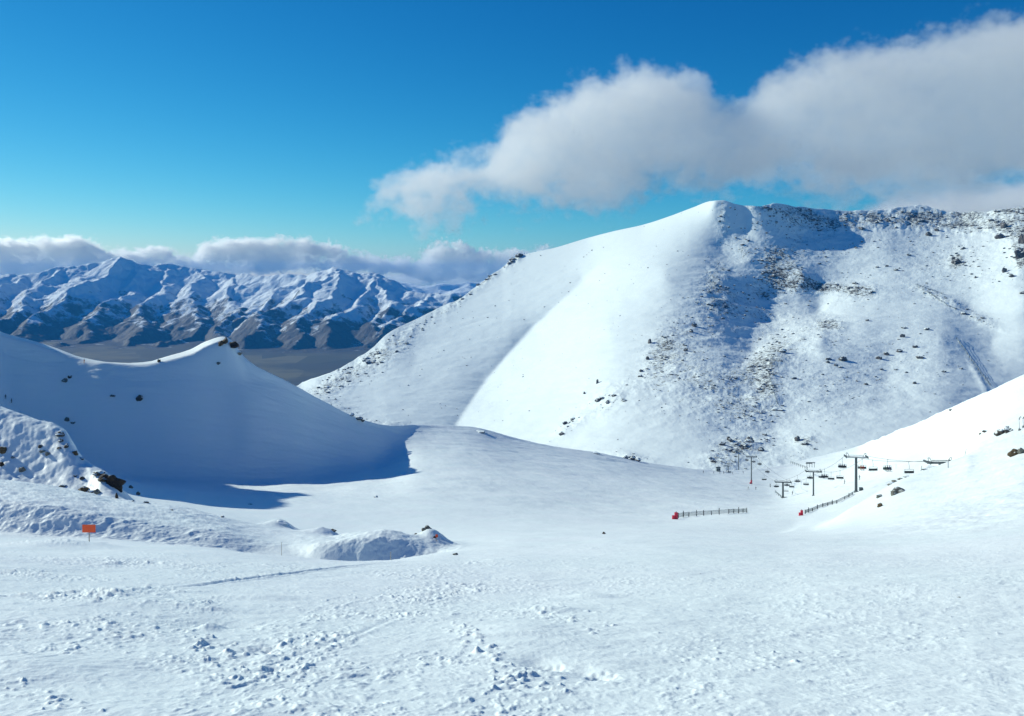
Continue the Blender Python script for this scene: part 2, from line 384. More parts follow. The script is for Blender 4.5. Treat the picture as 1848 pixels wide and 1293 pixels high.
for (u0, v0, u1, v1, n_c, rad_, h_) in [(815, 1115, 950, 1235, 46, .07, .06), (940, 1200, 1010, 1245, 9, .06, .05), (345, 1150, 420, 1200, 22, .07, .06), (1000, 1100, 1080, 1130, 12, .08, .06), (1180, 1165, 1460, 1200, 26, .06, .035),
                                         (160, 1120, 240, 1170, 14, .06, .045), (0, 1240, 140, 1290, 22, .05, .04), (560, 1180, 660, 1215, 14, .06, .035), (1600, 1140, 1780, 1165, 12, .07, .035), (590, 1060, 640, 1090, 8, .08, .05), (300, 1195, 380, 1215, 12, .06, .04)]:
    for k in range(int(n_c * 2.2)):
        f = rc_.random(); u_ = u0 + (u1 - u0) * f + rc_.normal(0, 20); v_ = v0 + (v1 - v0) * f + rc_.normal(0, 12); Yc = H0 / ((v_ - HV) / F - SL + .004)
        clus.append(((u_ - CU) / F * Yc, Yc, rad_ * rc_.uniform(.35, 1.0), h_ * rc_.uniform(.18, .55)))
for (mx, my, rr0, hh) in clus + [(.42, 9.6, .17, -.10), (.90, 9.1, .16, -.09), (-3.0, 10.6, .22, -.09), (-2.5, 9.3, .12, -.06)]:
    m_k = (np.abs(XX[:620] - mx) < 3 * abs(rr0)) & (np.abs(YY[:620] - my) < 4 * abs(rr0))
    dx0 = (XX[:620][m_k] - mx) / rr0; dy0 = (YY[:620][m_k] - my) / (rr0 * 1.2)
    kn = 1 + .9 * pnoise(XX[:620][m_k] / (.5 * rr0) + mx * 7, YY[:620][m_k] / (.5 * rr0), 77)
    ZZ[:620][m_k] += hh * np.exp(-((dx0 * dx0 + dy0 * dy0) * (1.4 - .5 * kn + .6)) ** 1.2) * (.6 + .4 * kn)
right = sstep(1500, 1750, UU) * sstep(30, 60, YY) * (1 - sstep(150, 230, YY))
ZZ += right * (0.35 * fbm(XX / 5, YY / 6, 5, .6, seed=71))
for (x0, dx, ya, yb, wdt, dep, seed) in [(-7.5, .30, 17, 33, .09, .05, 1), (-9.0, .18, 30, 62, .10, .04, 2), (-3.2, .12, 9, 16, .05, .03, 6)]:
    cx = x0 + dx * (YY - ya) + .8 * np.sin(YY / 9 + seed)
    d = np.abs(XX - cx); on = sstep(ya, ya + 4, YY) * (1 - sstep(yb - 8, yb, YY)) * lod
    ZZ += on * dep * (-np.exp(-(d / wdt) ** 2) + .5 * np.exp(-((d - 2.2 * wdt) / wdt) ** 2))
P = np.stack([XX, YY, ZZ], -1)
near_o = link('snowfield', grid_mesh('snowfield', P), M['snow']); tag(near_o, kind='structure')
def ground(u, Y):
    i = int(np.clip(np.searchsorted(UC, u) - 1, 0, NC - 2)); f = (u - UC[i]) / (UC[i + 1] - UC[i])
    return (1 - f) * np.interp(Y, YY[:, i], ZZ[:, i]) + f * np.interp(Y, YY[:, i + 1], ZZ[:, i + 1])
def gxy(x, y): return ground(CU + F * x / y, y)
# find the depth at which a photo ray first meets the snowfield
def hitY(u, v, lo=5, hi=800):
    i = int(np.clip(np.searchsorted(UC, u), 0, NC - 1))
    Yc = YY[:, i]; vv = HV - F * ZZ[:, i] / Yc
    for r in range(len(Yc)):
        if Yc[r] > lo and Yc[r] < hi and vv[r] <= v: return Yc[r]
    return None
bs = np.zeros((30, 30, 3)); gx, gy = np.meshgrid(np.linspace(-60, 60, 30), np.linspace(-90, 5.5, 30))
bs[..., 0] = gx; bs[..., 1] = gy; bs[..., 2] = -H0 - .5 - SL * gy + .3 * fbm(gx / 12, gy / 12, 3)
link('upper_snowfield', grid_mesh('upper_snowfield', bs), M['snow'])['kind'] = 'structure'
print('near', time.time() - T0)

# ------------------------------------------------------------ the big mountain across the basin
SKY = [(100, 960), (300, 860), (420, 775), (538, 697), (590, 676), (640, 650), (672, 628), (700, 602), (760, 572), (800, 552), (832, 538), (870, 508), (905, 484), (925, 468), (942, 461), (1000, 448), (1060, 430),
       (1110, 417), (1160, 406), (1210, 390), (1250, 375), (1285, 363), (1305, 362), (1325, 368), (1362, 373), (1400, 368), (1425, 372), (1460, 375), (1540, 381), (1590, 379),
       (1640, 372), (1660, 370), (1690, 378), (1740, 384), (1800, 380), (1848, 374), (1950, 372), (2150, 395), (2500, 430), (2900, 480)]
DP = [(100, 980, 900), (100, 880, 1000), (400, 900, 850), (400, 790, 1050), (540, 697, 1500), (640, 650, 1620), (700, 600, 1720), (830, 540, 1880), (940, 462, 2050), (1060, 430, 1980), (1160, 405, 1850), (1300, 362, 1680),
      (1360, 371, 1672), (1400, 368, 1690), (1540, 380, 1760), (1650, 370, 1800), (1740, 383, 1760), (1848, 375, 1650), (2150, 390, 1600), (2500, 430, 1800), (2900, 480, 1600),
      (600, 770, 1130), (700, 770, 1130), (820, 770, 1110), (870, 680, 1380), (960, 590, 1560), (1050, 505, 1720), (750, 650, 1560), (660, 700, 1400), (830, 610, 1640), (560, 740, 1180),
      (900, 790, 990), (1000, 800, 880), (1000, 700, 1130), (1100, 600, 1260), (1100, 700, 1000), (1200, 500, 1460), (1200, 600, 1190), (1200, 700, 960), (1200, 830, 740),
      (1302, 400, 1660), (1305, 450, 1600), (1312, 520, 1425), (1308, 600, 1225), (1300, 660, 1045), (1285, 740, 880), (1280, 830, 735),
      (1345, 420, 1640), (1352, 470, 1540), (1380, 530, 1452), (1400, 585, 1330), (1362, 635, 1172), (1340, 655, 1085), (1480, 560, 1390), (1450, 500, 1478), (1330, 620, 1190),
      (1390, 655, 1060), (1480, 615, 1150), (1560, 595, 1200), (1620, 580, 1230), (1450, 700, 960), (1600, 680, 1010), (1700, 610, 1130), (1500, 760, 840), (1700, 720, 900), (1400, 780, 830),
      (1560, 550, 1340), (1650, 520, 1380), (1750, 560, 1270), (1790, 620, 1140), (1848, 650, 1060), (1850, 540, 1230), (1600, 450, 1565), (1750, 450, 1510), (1848, 450, 1400), (1450, 430, 1640),
      (1848, 740, 900), (1700, 820, 720), (1500, 840, 700), (1350, 870, 680), (1200, 900, 640), (900, 900, 700), (1500, 920, 560), (1700, 920, 560), (2200, 600, 1400), (2200, 900, 700), (2700, 700, 1100), (2900, 950, 700), (650, 900, 850)]
DA = np.array(DP, float); dx_ = DA[:, 0] / 300; dy_ = DA[:, 1] / 300; dz_ = np.log(DA[:, 2])
def kern(r): return r * r * np.log(r + 1e-9) * 0.25 + r * -0.55     # blend of thin plate and conical: follows creases
rr = np.hypot(dx_[:, None] - dx_[None], dy_[:, None] - dy_[None])
n_ = len(dx_); A = np.zeros((n_ + 3, n_ + 3)); A[:n_, :n_] = kern(rr) + np.eye(n_) * -0.004
A[:n_, n_] = 1; A[:n_, n_ + 1] = dx_; A[:n_, n_ + 2] = dy_; A[n_:, :n_] = A[:n_, n_:].T
wts = np.linalg.solve(A, np.concatenate([dz_, [0, 0, 0]]))
def depthf(u, v):
    x = u / 300; y = v / 300; s = wts[n_] + wts[n_ + 1] * x + wts[n_ + 2] * y
    for k in range(n_): s = s + wts[k] * kern(np.hypot(x - dx_[k], y - dy_[k]))
    return np.exp(s)
MU = np.concatenate([np.linspace(100, 480, 60, endpoint=False), np.linspace(480, 2050, 1150, endpoint=False), np.linspace(2050, 2900, 60)])
skyv = pchip1([a for a, b in SKY], [b for a, b in SKY], MU)
craggy = sstep(1290, 1320, MU) + .5 * (1 - sstep(900, 960, MU))
skyj = craggy * (3.5 * fbm(MU / 30, MU * 0, 5, .6, seed=5) + 1.0)
NT = 430; ft = np.linspace(0, 1, NT)
botv = 925.0
V = botv + (skyv[None] - botv) * ft[:, None]; U = np.tile(MU, (NT, 1))
D = depthf(U, V)
vg = np.array([300, 440, 505, 570, 640, 700, 770, 840, 940.]); ug = pchip1(vg, [1180, 1110, 1052, 985, 918, 868, 822, 790, 760.], V.reshape(-1)).reshape(V.shape)
du = U - ug; gB = 0.075 * sstep(430, 640, V)                       # gully between the left flank and the bright rounded face
D = D * (1 + gB * np.where(du < 0, np.exp(np.minimum(du, 0) / 60.0), np.exp(-np.maximum(du, 0) / 150.0)))
kk = np.arange(NT)[:, None] * 0.0007
D = np.exp(np.maximum.accumulate(np.log(D) - kk, axis=0) + kk)      # always recedes upwards
D = smooth(smooth(D, 10, 0), 14, 1)
X = (U - CU) / F * D; Z = (HV - V) / F * D; Yd = D.copy()
def zone(u, v, su, sv, ang=0):
    ca, sa = math.cos(R(ang)), math.sin(R(ang)); du = U - u; dv = V - v
    a = (du * ca + dv * sa) / su; b = (-du * sa + dv * ca) / sv
    return np.exp(-(a * a + b * b))
rock = np.zeros_like(U)
for (u, v, su, sv, ang, amp) in [
    (1305, 400, 14, 40, 0, .8), (1290, 500, 38, 50, 10, .65), (1300, 560, 40, 60, 0, .6), (1230, 610, 50, 90, 25, .55), (1190, 640, 28, 60, 30, .65), (1250, 680, 60, 50, 20, .55), (1100, 720, 45, 22, -25, .75), (1030, 770, 40, 12, -35, .7),
    (1420, 490, 55, 22, 38, 1.15), (1400, 500, 26, 40, 25, 1.0), (1340, 450, 20, 40, -20, .6), (1500, 520, 70, 12, 8, 1.1), (1555, 528, 35, 14, 5, .9), (1440, 445, 90, 50, 20, .6), (1480, 410, 100, 28, 10, .6),
    (1600, 395, 150, 20, 0, 1.05), (1690, 400, 80, 30, 10, .65), (1785, 395, 60, 22, 5, 1.7), (1840, 405, 30, 50, 0, 1.5), (1845, 465, 16, 30, 0, 1.3), (1725, 473, 14, 18, 40, .9), (1370, 375, 40, 10, 0, .8), (1430, 378, 40, 12, 0, .8),
    (1500, 590, 26, 12, 0, 1.0), (1450, 600, 70, 40, -20, .45), (1370, 660, 60, 22, -22, .75), (1380, 700, 25, 50, 10, .6), (1480, 690, 140, 80, 0, .36), (1350, 740, 60, 60, 0, .5), (1640, 650, 160, 90, 0, .32), (1340, 805, 55, 16, -8, .95), (1455, 798, 26, 10, 0, .9),
    (1300, 840, 45, 18, 0, .8), (1760, 575, 50, 8, 22, .85), (1690, 535, 60, 7, 22, .85), (1770, 690, 6, 60, -28, .3), (930, 470, 20, 7, -35, 1.3), (880, 505, 40, 7, -38, 1.0), (825, 545, 40, 8, -35, .8), (740, 595, 80, 16, -30, .62), (650, 665, 70, 22, -28, .75), (590, 700, 50, 20, -25, .75),
    (620, 745, 50, 26, 30, .5), (700, 640, 60, 22, -30, .55), (690, 765, 60, 8, 0, .5), (1140, 828, 40, 8, 8, .7), (1400, 830, 90, 20, 0, .5), (1750, 480, 90, 60, 0, .42), (1640, 470, 120, 50, 0, .40), (1300, 720, 160, 60, 0, .38), (1370, 560, 70, 70, 0, .70)]:
    rock = np.maximum(rock, 0) + amp * zone(u, v, su, sv, ang) * (1 - 0.35 * np.minimum(rock, 1))
rock = np.clip(rock, 0, 1.5)
# relief: gullies and ribs running down the slope plus rock roughness
smoothface = np.clip(1 - rock * 1.2, 0.15, 1)
YZ = Yd + 1.8 * Z
rel = 9 * fbm(X / 170, YZ / 170, 4, .5, seed=101) + 1.6 * fbm(X / 50, YZ / 50, 4, .55, seed=103)
rough = 4.5 * (fbm(X / 42 + Z / 90, (Yd + Z) / 60, 6, .62, seed=105, ridged=True)) * np.clip(rock, 0, 1)
wind = 0.7 * fbm(X / 30, YZ / 30, 5, .55, seed=108)
edge = (1 - ft[:, None] ** 12)
Zb = Z.copy()
Z = Z + (rel * (0.35 + .3 * np.clip(rock, 0, 1)) + rough * .75 + wind) * (edge * .9 + .1) + 4.5 / F * Yd * np.clip(rock, 0, 1) * fbm(U / 26, V / 20, 5, .62, seed=5) * sstep(.80, .97, ft)[:, None]
# back side so the mountain is solid
back = []
for k in range(1, 15):
    f = k / 14.0
    back.append(np.stack([X[-1] * (1 + .5 * f), Yd[-1] + 900 * f + 20 * k, Z[-1] - 30 * f - 560 * f * f + 25 * fbm(X[-1] / 120, Yd[-1] / 90 + k * .6, 4, seed=7) * min(1, k / 3)], -1))
PM = np.concatenate([np.stack([X, Yd, Z], -1), np.array(back)], 0)
ra = np.concatenate([rock, np.tile(rock[-1], (14, 1))], 0)
mo = link('mountain', grid_mesh('mountain', PM, {'rock': ra}), M['mountain']); tag(mo, kind='structure')
print('mountain', time.time() - T0)

# ------------------------------------------------------------ far range, valley floor and horizon hills
VZ = -720.0
def poly_range(name, ridges, x0, x1, y0, y1, step, slope, base, nz, seed, mat, side=0.62):
    xs = np.arange(x0, x1, step); ys = np.arange(y0, y1, step * 1.25)
    X, Y = np.meshgrid(xs, ys)
    wX = X + 480 * fbm(X / 1500, Y / 1500, 5, .6, seed=seed) ; wY = Y + 480 * fbm(X / 1500 + 9, Y / 1500 + 4, 5, .6, seed=seed + 3)
    H = np.full(X.shape, -1e9)
    for rd in ridges:
        pts = [PX(u, v, Yv) for (u, v, Yv) in rd]
        for a, b in zip(pts[:-1], pts[1:]):
            ex, ey = b.x - a.x, b.y - a.y; L2 = ex * ex + ey * ey
            t = np.clip(((wX - a.x) * ex + (wY - a.y) * ey) / L2, 0, 1)
            d = np.hypot(wX - a.x - t * ex, wY - a.y - t * ey)
            h = a.z + t * (b.z - a.z) - slope * d + 0.00006 * d * d * np.where(d < 3000, 1, 0)
            H = np.maximum(H, h)
    H = H + nz * 1.3 * fbm(X / 1500 + Y / 4000, Y / 1500, 8, .50, seed=seed + 9, ridged=True) + nz * .28 * fbm(X / 240, Y / 240, 5, .6, seed=seed + 19)
    H = np.maximum(H, base + (H - base) * .02)
    edge = np.minimum(1, np.minimum(X - x0, x1 - X) / 600) ; H = base - 30 + (H - base + 30) * np.clip(edge, 0, 1)
    o = link(name, grid_mesh(name, np.stack([X, Y, H], -1)), mat); o['kind'] = 'structure'
    return o
rid = [
    [(-420, 500, 12800), (-200, 492, 12600), (-60, 500, 12400), (20, 496, 12600), (100, 486, 12800), (160, 481, 12900), (197, 471, 12900), (240, 480, 13000), (300, 482, 13200), (345, 492, 13300), (430, 500, 13000), (480, 508, 12400), (545, 502, 12000), (592, 491, 11800), (640, 498, 11900), (685, 504, 11800), (730, 520, 11500), (780, 536, 11200), (850, 546, 11000), (950, 550, 11000)],
    [(20, 496, 12600), (-10, 530, 11600), (-60, 580, 10600), (-120, 630, 9600)],
    [(100, 486, 12800), (70, 530, 11700), (20, 575, 10700), (-40, 612, 9600)],
    [(197, 471, 12900), (160, 515, 11900), (110, 556, 11000), (60, 592, 10200), (20, 625, 9400)],
    [(240, 480, 13000), (225, 530, 12000), (190, 575, 10900), (150, 610, 9900), (110, 640, 9000)],
    [(300, 482, 13200), (290, 530, 12200), (270, 570, 11100), (240, 605, 10000), (215, 638, 9000)],
    [(345, 492, 13300), (350, 530, 12200), (345, 570, 11000), (330, 605, 10000), (300, 640, 9000)],
    [(430, 500, 13000), (420, 535, 11900), (410, 575, 10700), (400, 610, 9600)],
    [(592, 491, 11800), (560, 520, 11200), (520, 555, 10500), (480, 590, 9800), (440, 625, 9000)],
    [(592, 491, 11800), (600, 525, 11000), (580, 565, 10200), (545, 600, 9600), (520, 635, 8900)],
    [(545, 502, 12000), (500, 525, 11600), (465, 545, 11200), (440, 580, 10500), (400, 615, 9700)],
    [(685, 504, 11800), (665, 530, 11000), (630, 565, 10200), (600, 600, 9500), (590, 632, 8900)],
    [(685, 504, 11800), (715, 545, 10600), (700, 580, 9900), (680, 610, 9400)],
    [(780, 536, 11200), (760, 560, 10500), (720, 590, 9800), (690, 615, 9200)],
]
fo = poly_range('far_mountains', rid, -10800, 700, 8300, 14800, 17.0, .56, VZ, 85, 200, M['far'])
rid2 = [[(300, 512, 19000), (480, 507, 19000), (640, 508, 19500), (720, 512, 19500), (800, 520, 19000), (850, 512, 19500), (920, 506, 20000), (1020, 505, 20500), (1200, 500, 20500)],
        [(720, 512, 19500), (740, 530, 17500), (760, 550, 16500)], [(850, 512, 19500), (830, 532, 17500), (800, 552, 16000)], [(920, 506, 20000), (900, 535, 17800)]]
poly_range('distant_hills', rid2, -8500, 6000, 15200, 22500, 60.0, .35, VZ - 5, 90, 300, M['far'])
g = np.zeros((60, 60, 3)); gx, gy = np.meshgrid(np.linspace(-18000, 18000, 60), np.linspace(-2400, 25500, 60))
g[..., 0] = gx; g[..., 1] = gy; g[..., 2] = VZ - 2 + 6 * fbm(gx / 2500, gy / 2500, 3)
link('valley_floor', grid_mesh('valley_floor', g), M['valley'])['kind'] = 'structure'
print('far', time.time() - T0)

# ------------------------------------------------------------ mesh builder for made things
class MB:
    def __init__(s): s.bm = bmesh.new()
    def box(s, cx, cy, cz, sx, sy, sz, bev=0.0):
        r_ = bmesh.ops.create_cube(s.bm, size=1.0); vs = r_['verts']
        for v in vs: v.co = Vector((cx + v.co.x * sx, cy + v.co.y * sy, cz + v.co.z * sz))
        if bev:
            es = list({e for v in vs for e in v.link_edges}); bmesh.ops.bevel(s.bm, geom=es, offset=bev, segments=2, affect='EDGES')
        return s
    def tube(s, a, b, r0, r1=None, n=10):
        a = Vector(a); b = Vector(b); r1 = r0 if r1 is None else r1; d = (b - a); L = d.length
        q = d.to_track_quat('Z', 'Y').to_matrix().to_4x4(); q.translation = (a + b) / 2
        bmesh.ops.create_cone(s.bm, cap_ends=True, segments=n, radius1=r0, radius2=r1, depth=L, matrix=q)
        return s
    def path(s, pts, r_, n=8):
        for a, b in zip(pts[:-1], pts[1:]): s.tube(a, b, r_, n=n)
        return s
    def build(s, name, mat, parent=None, loc=None):
        me = bpy.data.meshes.new(name); s.bm.to_mesh(me); s.bm.free()
        return link(name, me, mat, parent, loc)
def gpt(u, Y): return Vector(((u - CU) / F * Y, Y, float(ground(u, Y))))
def snap(u, v, lo=5, hi=800):
    Y = hitY(u, v, lo, hi); return gpt(u, Y)

# ------------------------------------------------------------ rocks
def rock_mesh(seed, sub=3, flat=0.7, facets=7):
    rnd = random.Random(seed); bm = bmesh.new(); bmesh.ops.create_icosphere(bm, subdivisions=sub, radius=0.5)
    planes = []
    for _ in range(facets):
        n = Vector((rnd.uniform(-1, 1), rnd.uniform(-1, 1), rnd.uniform(-.5, 1))).normalized(); planes.append((n, rnd.uniform(.26, .42)))
    off = Vector((rnd.uniform(0, 50), rnd.uniform(0, 50), rnd.uniform(0, 50)))
    for v in bm.verts:
        for n, d in planes:
            k = v.co.dot(n) - d
            if k > 0: v.co -= n * k * 0.85
        v.co *= 1 + 0.45 * mnoise.noise(v.co * 2.6 + off) + 0.18 * mnoise.noise(v.co * 7 + off)
        v.co.z *= flat
    me = bpy.data.meshes.new('rock'); bm.to_mesh(me); bm.free(); return me
RM = [rock_mesh(i, 3) for i in range(9)]
RMM = {}
def rock_inst(k, mat):
    if (k, mat) not in RMM:
        me = RM[k].copy(); me.materials.append(M[mat]); RMM[(k, mat)] = me
    return RMM[(k, mat)]
rr_ = random.Random(5)
def rock(u, v, w, h, Y, mat, label, group=None, name='rock'):
    """rock centred on photo pixel, w x h pixels, sitting in the snow at depth Y (None: where the ray meets the snow)"""
    if Y is None:
        Y = hitY(u, v + h * .25)
        if Y is None:            # on a crest against the background: use the crest itself
            i_ = int(np.clip(np.searchsorted(UC, u), 0, NC - 1)); vv_ = HV - F * ZZ[:, i_] / YY[:, i_]; Y = float(YY[int(np.argmin(np.where(YY[:, i_] < 800, vv_, 9e9))), i_]) * .995
    p = PX(u, v, Y); g = float(ground(u, Y))
    sx = w * Y / F * 1.12; sz = h * Y / F
    z = min(p.z, g + sz * .38); z = max(z, g - sz * .15)
    o = link(name, rock_inst(rr_.randrange(9), mat)); o.location = (p.x, Y, z)
    o.scale = (sx, sx * .9, sz * 1.45); o.rotation_euler = (0, 0, rr_.uniform(-.5, .5) + (3.14 if rr_.random() < .5 else 0))
    tag(o, label, 'rock', group); return o
LS = 'rocks on the steep bank at the left edge'
for a in [
    (203, 870, 33, 26, 100, 'black', 'largest dark brown rock outcrop jutting from the steep left bank'),
    (214, 881, 16, 16, 101.5, 'black', 'dark lower corner block of the big left outcrop'),
    (188, 864, 22, 14, 99, 'black', 'dark left shoulder block of the big left outcrop'),
    (176, 854, 20, 10, 98, 'rock', 'flat grey rock just up and left of the big outcrop'),
    (152, 883, 18, 12, 95, 'brown', 'brown rock at the foot of the bank left of the outcrop'),
    (165, 888, 14, 7, 95, 'rock', 'dark slab beside the brown rock at the foot of the bank'),
    (115, 877, 13, 6, 92, 'rock', 'small dark rock at the foot of the bank far from the outcrop'),
    (38, 848, 13, 11, 96, 'olive', 'snow capped grey rock alone low on the left bank'),
    (24, 826, 8, 6, 99, 'rock', 'small dark rock above the snow capped grey rock'),
    (5, 812, 13, 15, 100, 'brown', 'reddish brown rock cut by the left picture edge'),
    (2, 838, 8, 10, 97, 'black', 'dark rock on the left picture edge below the reddish one'),
    (108, 784, 15, 11, 125, 'rock', 'snow topped rock at the end of the upper left crest'),
    (110, 796, 9, 8, 124, 'rock', 'dark rock just under the snow topped crest rock'),
    (107, 810, 10, 4, 121, 'black', 'thin dark slab below the crest rocks'),
    (120, 805, 9, 9, 121, 'rock', 'small dark rock stepping down from the crest rocks'),
    (134, 818, 13, 10, 116, 'brown', 'reddish rock part way down the crest edge'),
    (147, 827, 12, 5, 113, 'rock', 'low dark rock below the reddish crest edge rock'),
    (72, 806, 7, 9, 114, 'rock', 'upper of the small rocks on the middle snow rib'),
    (77, 815, 11, 5, 112, 'olive', 'flat grey rock on the middle snow rib'),
    (86, 820, 8, 9, 110, 'olive', 'grey rock at the lower end of the middle snow rib rocks'),
    (136, 859, 8, 5, 103, 'rock', 'tiny rock left of the two rib stones above the brown rock'),
    (149, 863, 8, 8, 102, 'rock', 'tiny rock halfway between brown rock and big outcrop'),
    (176, 888, 12, 10, 96, 'olive', 'blue grey stone right of the dark slab at the bank foot'),
    (211, 897, 6, 14, 96, 'black', 'narrow upright dark stone directly below the big outcrop'),
    (236, 880, 8, 8, 99, 'olive', 'snowy grey stone right of the big outcrop'),
    (250, 892, 8, 9, 98, 'olive', 'faint snowy stone further right of the big outcrop'),
    (264, 907, 10, 6, None, 'rock', 'small dark rock where the bank meets the piste edge'),
    (240, 905, 4, 4, None, 'rock', 'tiny dark stone left of the bank edge rock'),
    (401, 933, 6, 5, None, 'rock', 'lone tiny rock on the bright snow crest below the blue shade'),
    (309, 921, 6, 3, None, 'olive', 'faint stone on the bright snow crest in the left third')]:
    rock(*a[:4], None, *a[5:], group=LS)
for a in [
    (398, 616, 9, 10, 396, 'brown', 'left rock on the pointed ridge top'), (407, 613, 10, 12, 397, 'brown', 'highest brown rock on the pointed ridge top'),
    (420, 621, 17, 13, 398, 'black', 'dark rock right of the pointed ridge top'), (395, 626, 8, 5, 393, 'olive', 'small grey rock under the pointed ridge top'), (432, 628, 9, 6, 400, 'olive', 'snowy stone right of the dark ridge top rock'),
    (251, 719, 11, 13, None, 'rock', 'dark streak of rock in the blue shaded slope'), (204, 714, 9, 5, None, 'rock', 'smaller left rock pair in the blue shaded slope'), (126, 680, 8, 6, None, 'rock', 'upper left rock in the blue shaded slope'), (117, 687, 11, 8, None, 'olive', 'long snowy stone in the upper left shaded slope'),
    (122, 757, 9, 9, None, 'olive', 'stone in the shade just above the crest rocks'), (133, 763, 8, 6, None, 'rock', 'dark stone in the shade right of its pale neighbour'), (287, 650, 6, 6, 391, 'brown', 'tiny brown stone on the sunlit rim of the ridge'),
    (633, 749, 14, 6, None, 'rock', 'left dark rock on the lower end of the ridge'), (645, 755, 16, 7, None, 'rock', 'middle dark rock on the lower end of the ridge'), (654, 760, 8, 6, None, 'olive', 'lowest rock at the end of the ridge'), (452, 910, 7, 4, None, 'rock', 'small rock lying in the blue shadow edge'),
    (868, 779, 24, 4, None, 'rock', 'flat dark rock on the basin lip below the mountain'), (1075, 818, 12, 4, None, 'rock', 'flat rock on the basin lip left of the boulder heap'), (1130, 826, 12, 6, None, 'rock', 'left boulder of the heap on the basin lip'), (1141, 826, 12, 9, None, 'rock', 'tall middle boulder of the heap on the basin lip'), (1150, 829, 12, 6, None, 'rock', 'right boulder of the heap on the basin lip')]:
    rock(*a, group='rocks on the ridge and around the basin')
for a in [
    (507, 945, 26, 9, 75, 'snow', 'rounded snow hump on the left crest edge'),
    (571, 952, 14, 4, 75, 'olive', 'low flat rock on the snow beyond the left hollow'), (600, 974, 12, 6, 72, 'black', 'dark rock under the small snow cornice'), (659, 973, 6, 7, 70, 'brown', 'small rock on the snow between the two hollows'),
    (674, 1000, 11, 13, 56, 'black', 'upright dark stone inside the blue shaded hollow'), (751, 983, 9, 9, 64, 'black', 'dark rock left of the snow capped boulder'), (759, 974, 5, 9, 65, 'brown', 'thin stone left above the snow capped boulder'),
    (773, 978, 22, 17, 64, 'olive', 'snow capped boulder at the right end of the hollow'), (784, 986, 7, 9, 62.5, 'black', 'dark stone against the snow capped boulder'), (822, 1001, 10, 5, None, 'olive', 'low stone at the right tip of the hollow'),
    (678, 897, 7, 4, None, 'rock', 'lone rock in the middle of the basin floor'), (1090, 963, 6, 5, None, 'black', 'lone dark rock on the piste left of the padded net'), (1264, 1036, 4, 2, None, 'rock', 'tiny dark stone on the right half of the piste'), (1731, 1078, 5, 3, None, 'rock', 'tiny dark stone low on the right piste')]:
    rock(*a[:6], a[6], group='rocks around the hollow and on the piste')
for a in [
    (1806, 782, 17, 16, None, 'rock', 'left half of the dark rock pair high on the right slope'), (1820, 778, 16, 14, None, 'rock', 'right half of the dark rock pair high on the right slope'), (1818, 771, 6, 5, None, 'rock', 'small stone on top of the dark rock pair'),
    (1778, 778, 8, 5, None, 'rock', 'small rock left of the dark rock pair'), (1769, 783, 5, 4, None, 'olive', 'tiny pale stone left of the small rock'), (1716, 740, 8, 5, None, 'rock', 'tiny rock below the right slope skyline'),
    (1828, 819, 19, 17, None, 'brown', 'tan brown rock near the right picture edge'), (1843, 815, 12, 14, None, 'olive', 'grey rock on the right edge beside the tan one'),
    (1623, 886, 25, 13, None, 'olive', 'grey green slab of rock on the right spur'), (1614, 891, 14, 10, None, 'olive', 'lower left block of the grey green slab'), (1587, 896, 11, 8, None, 'olive', 'upper of the two small rocks left of the grey green slab'), (1588, 912, 10, 10, None, 'brown', 'lower of the two small rocks left of the grey green slab'),
    (1608, 875, 11, 6, 139, 'olive', 'lowest rock on the spur edge by the tall lift tower'), (1615, 869, 10, 5, 140, 'olive', 'second rock up the spur edge by the lift tower'), (1624, 864, 10, 4, 141, 'olive', 'third rock up the spur edge by the lift tower'), (1636, 859, 12, 4, 142, 'rock', 'highest rock on the spur edge by the lift tower'),
    (1669, 842, 12, 4, 149, 'rock', 'dark rock just left under the cut off lift tower'), (1684, 838, 24, 4, 151, 'rock', 'flat dark rock under the crossarm of the cut off lift tower')]:
    rock(*a, group='rocks on the right slope')
print('rocks', time.time() - T0)

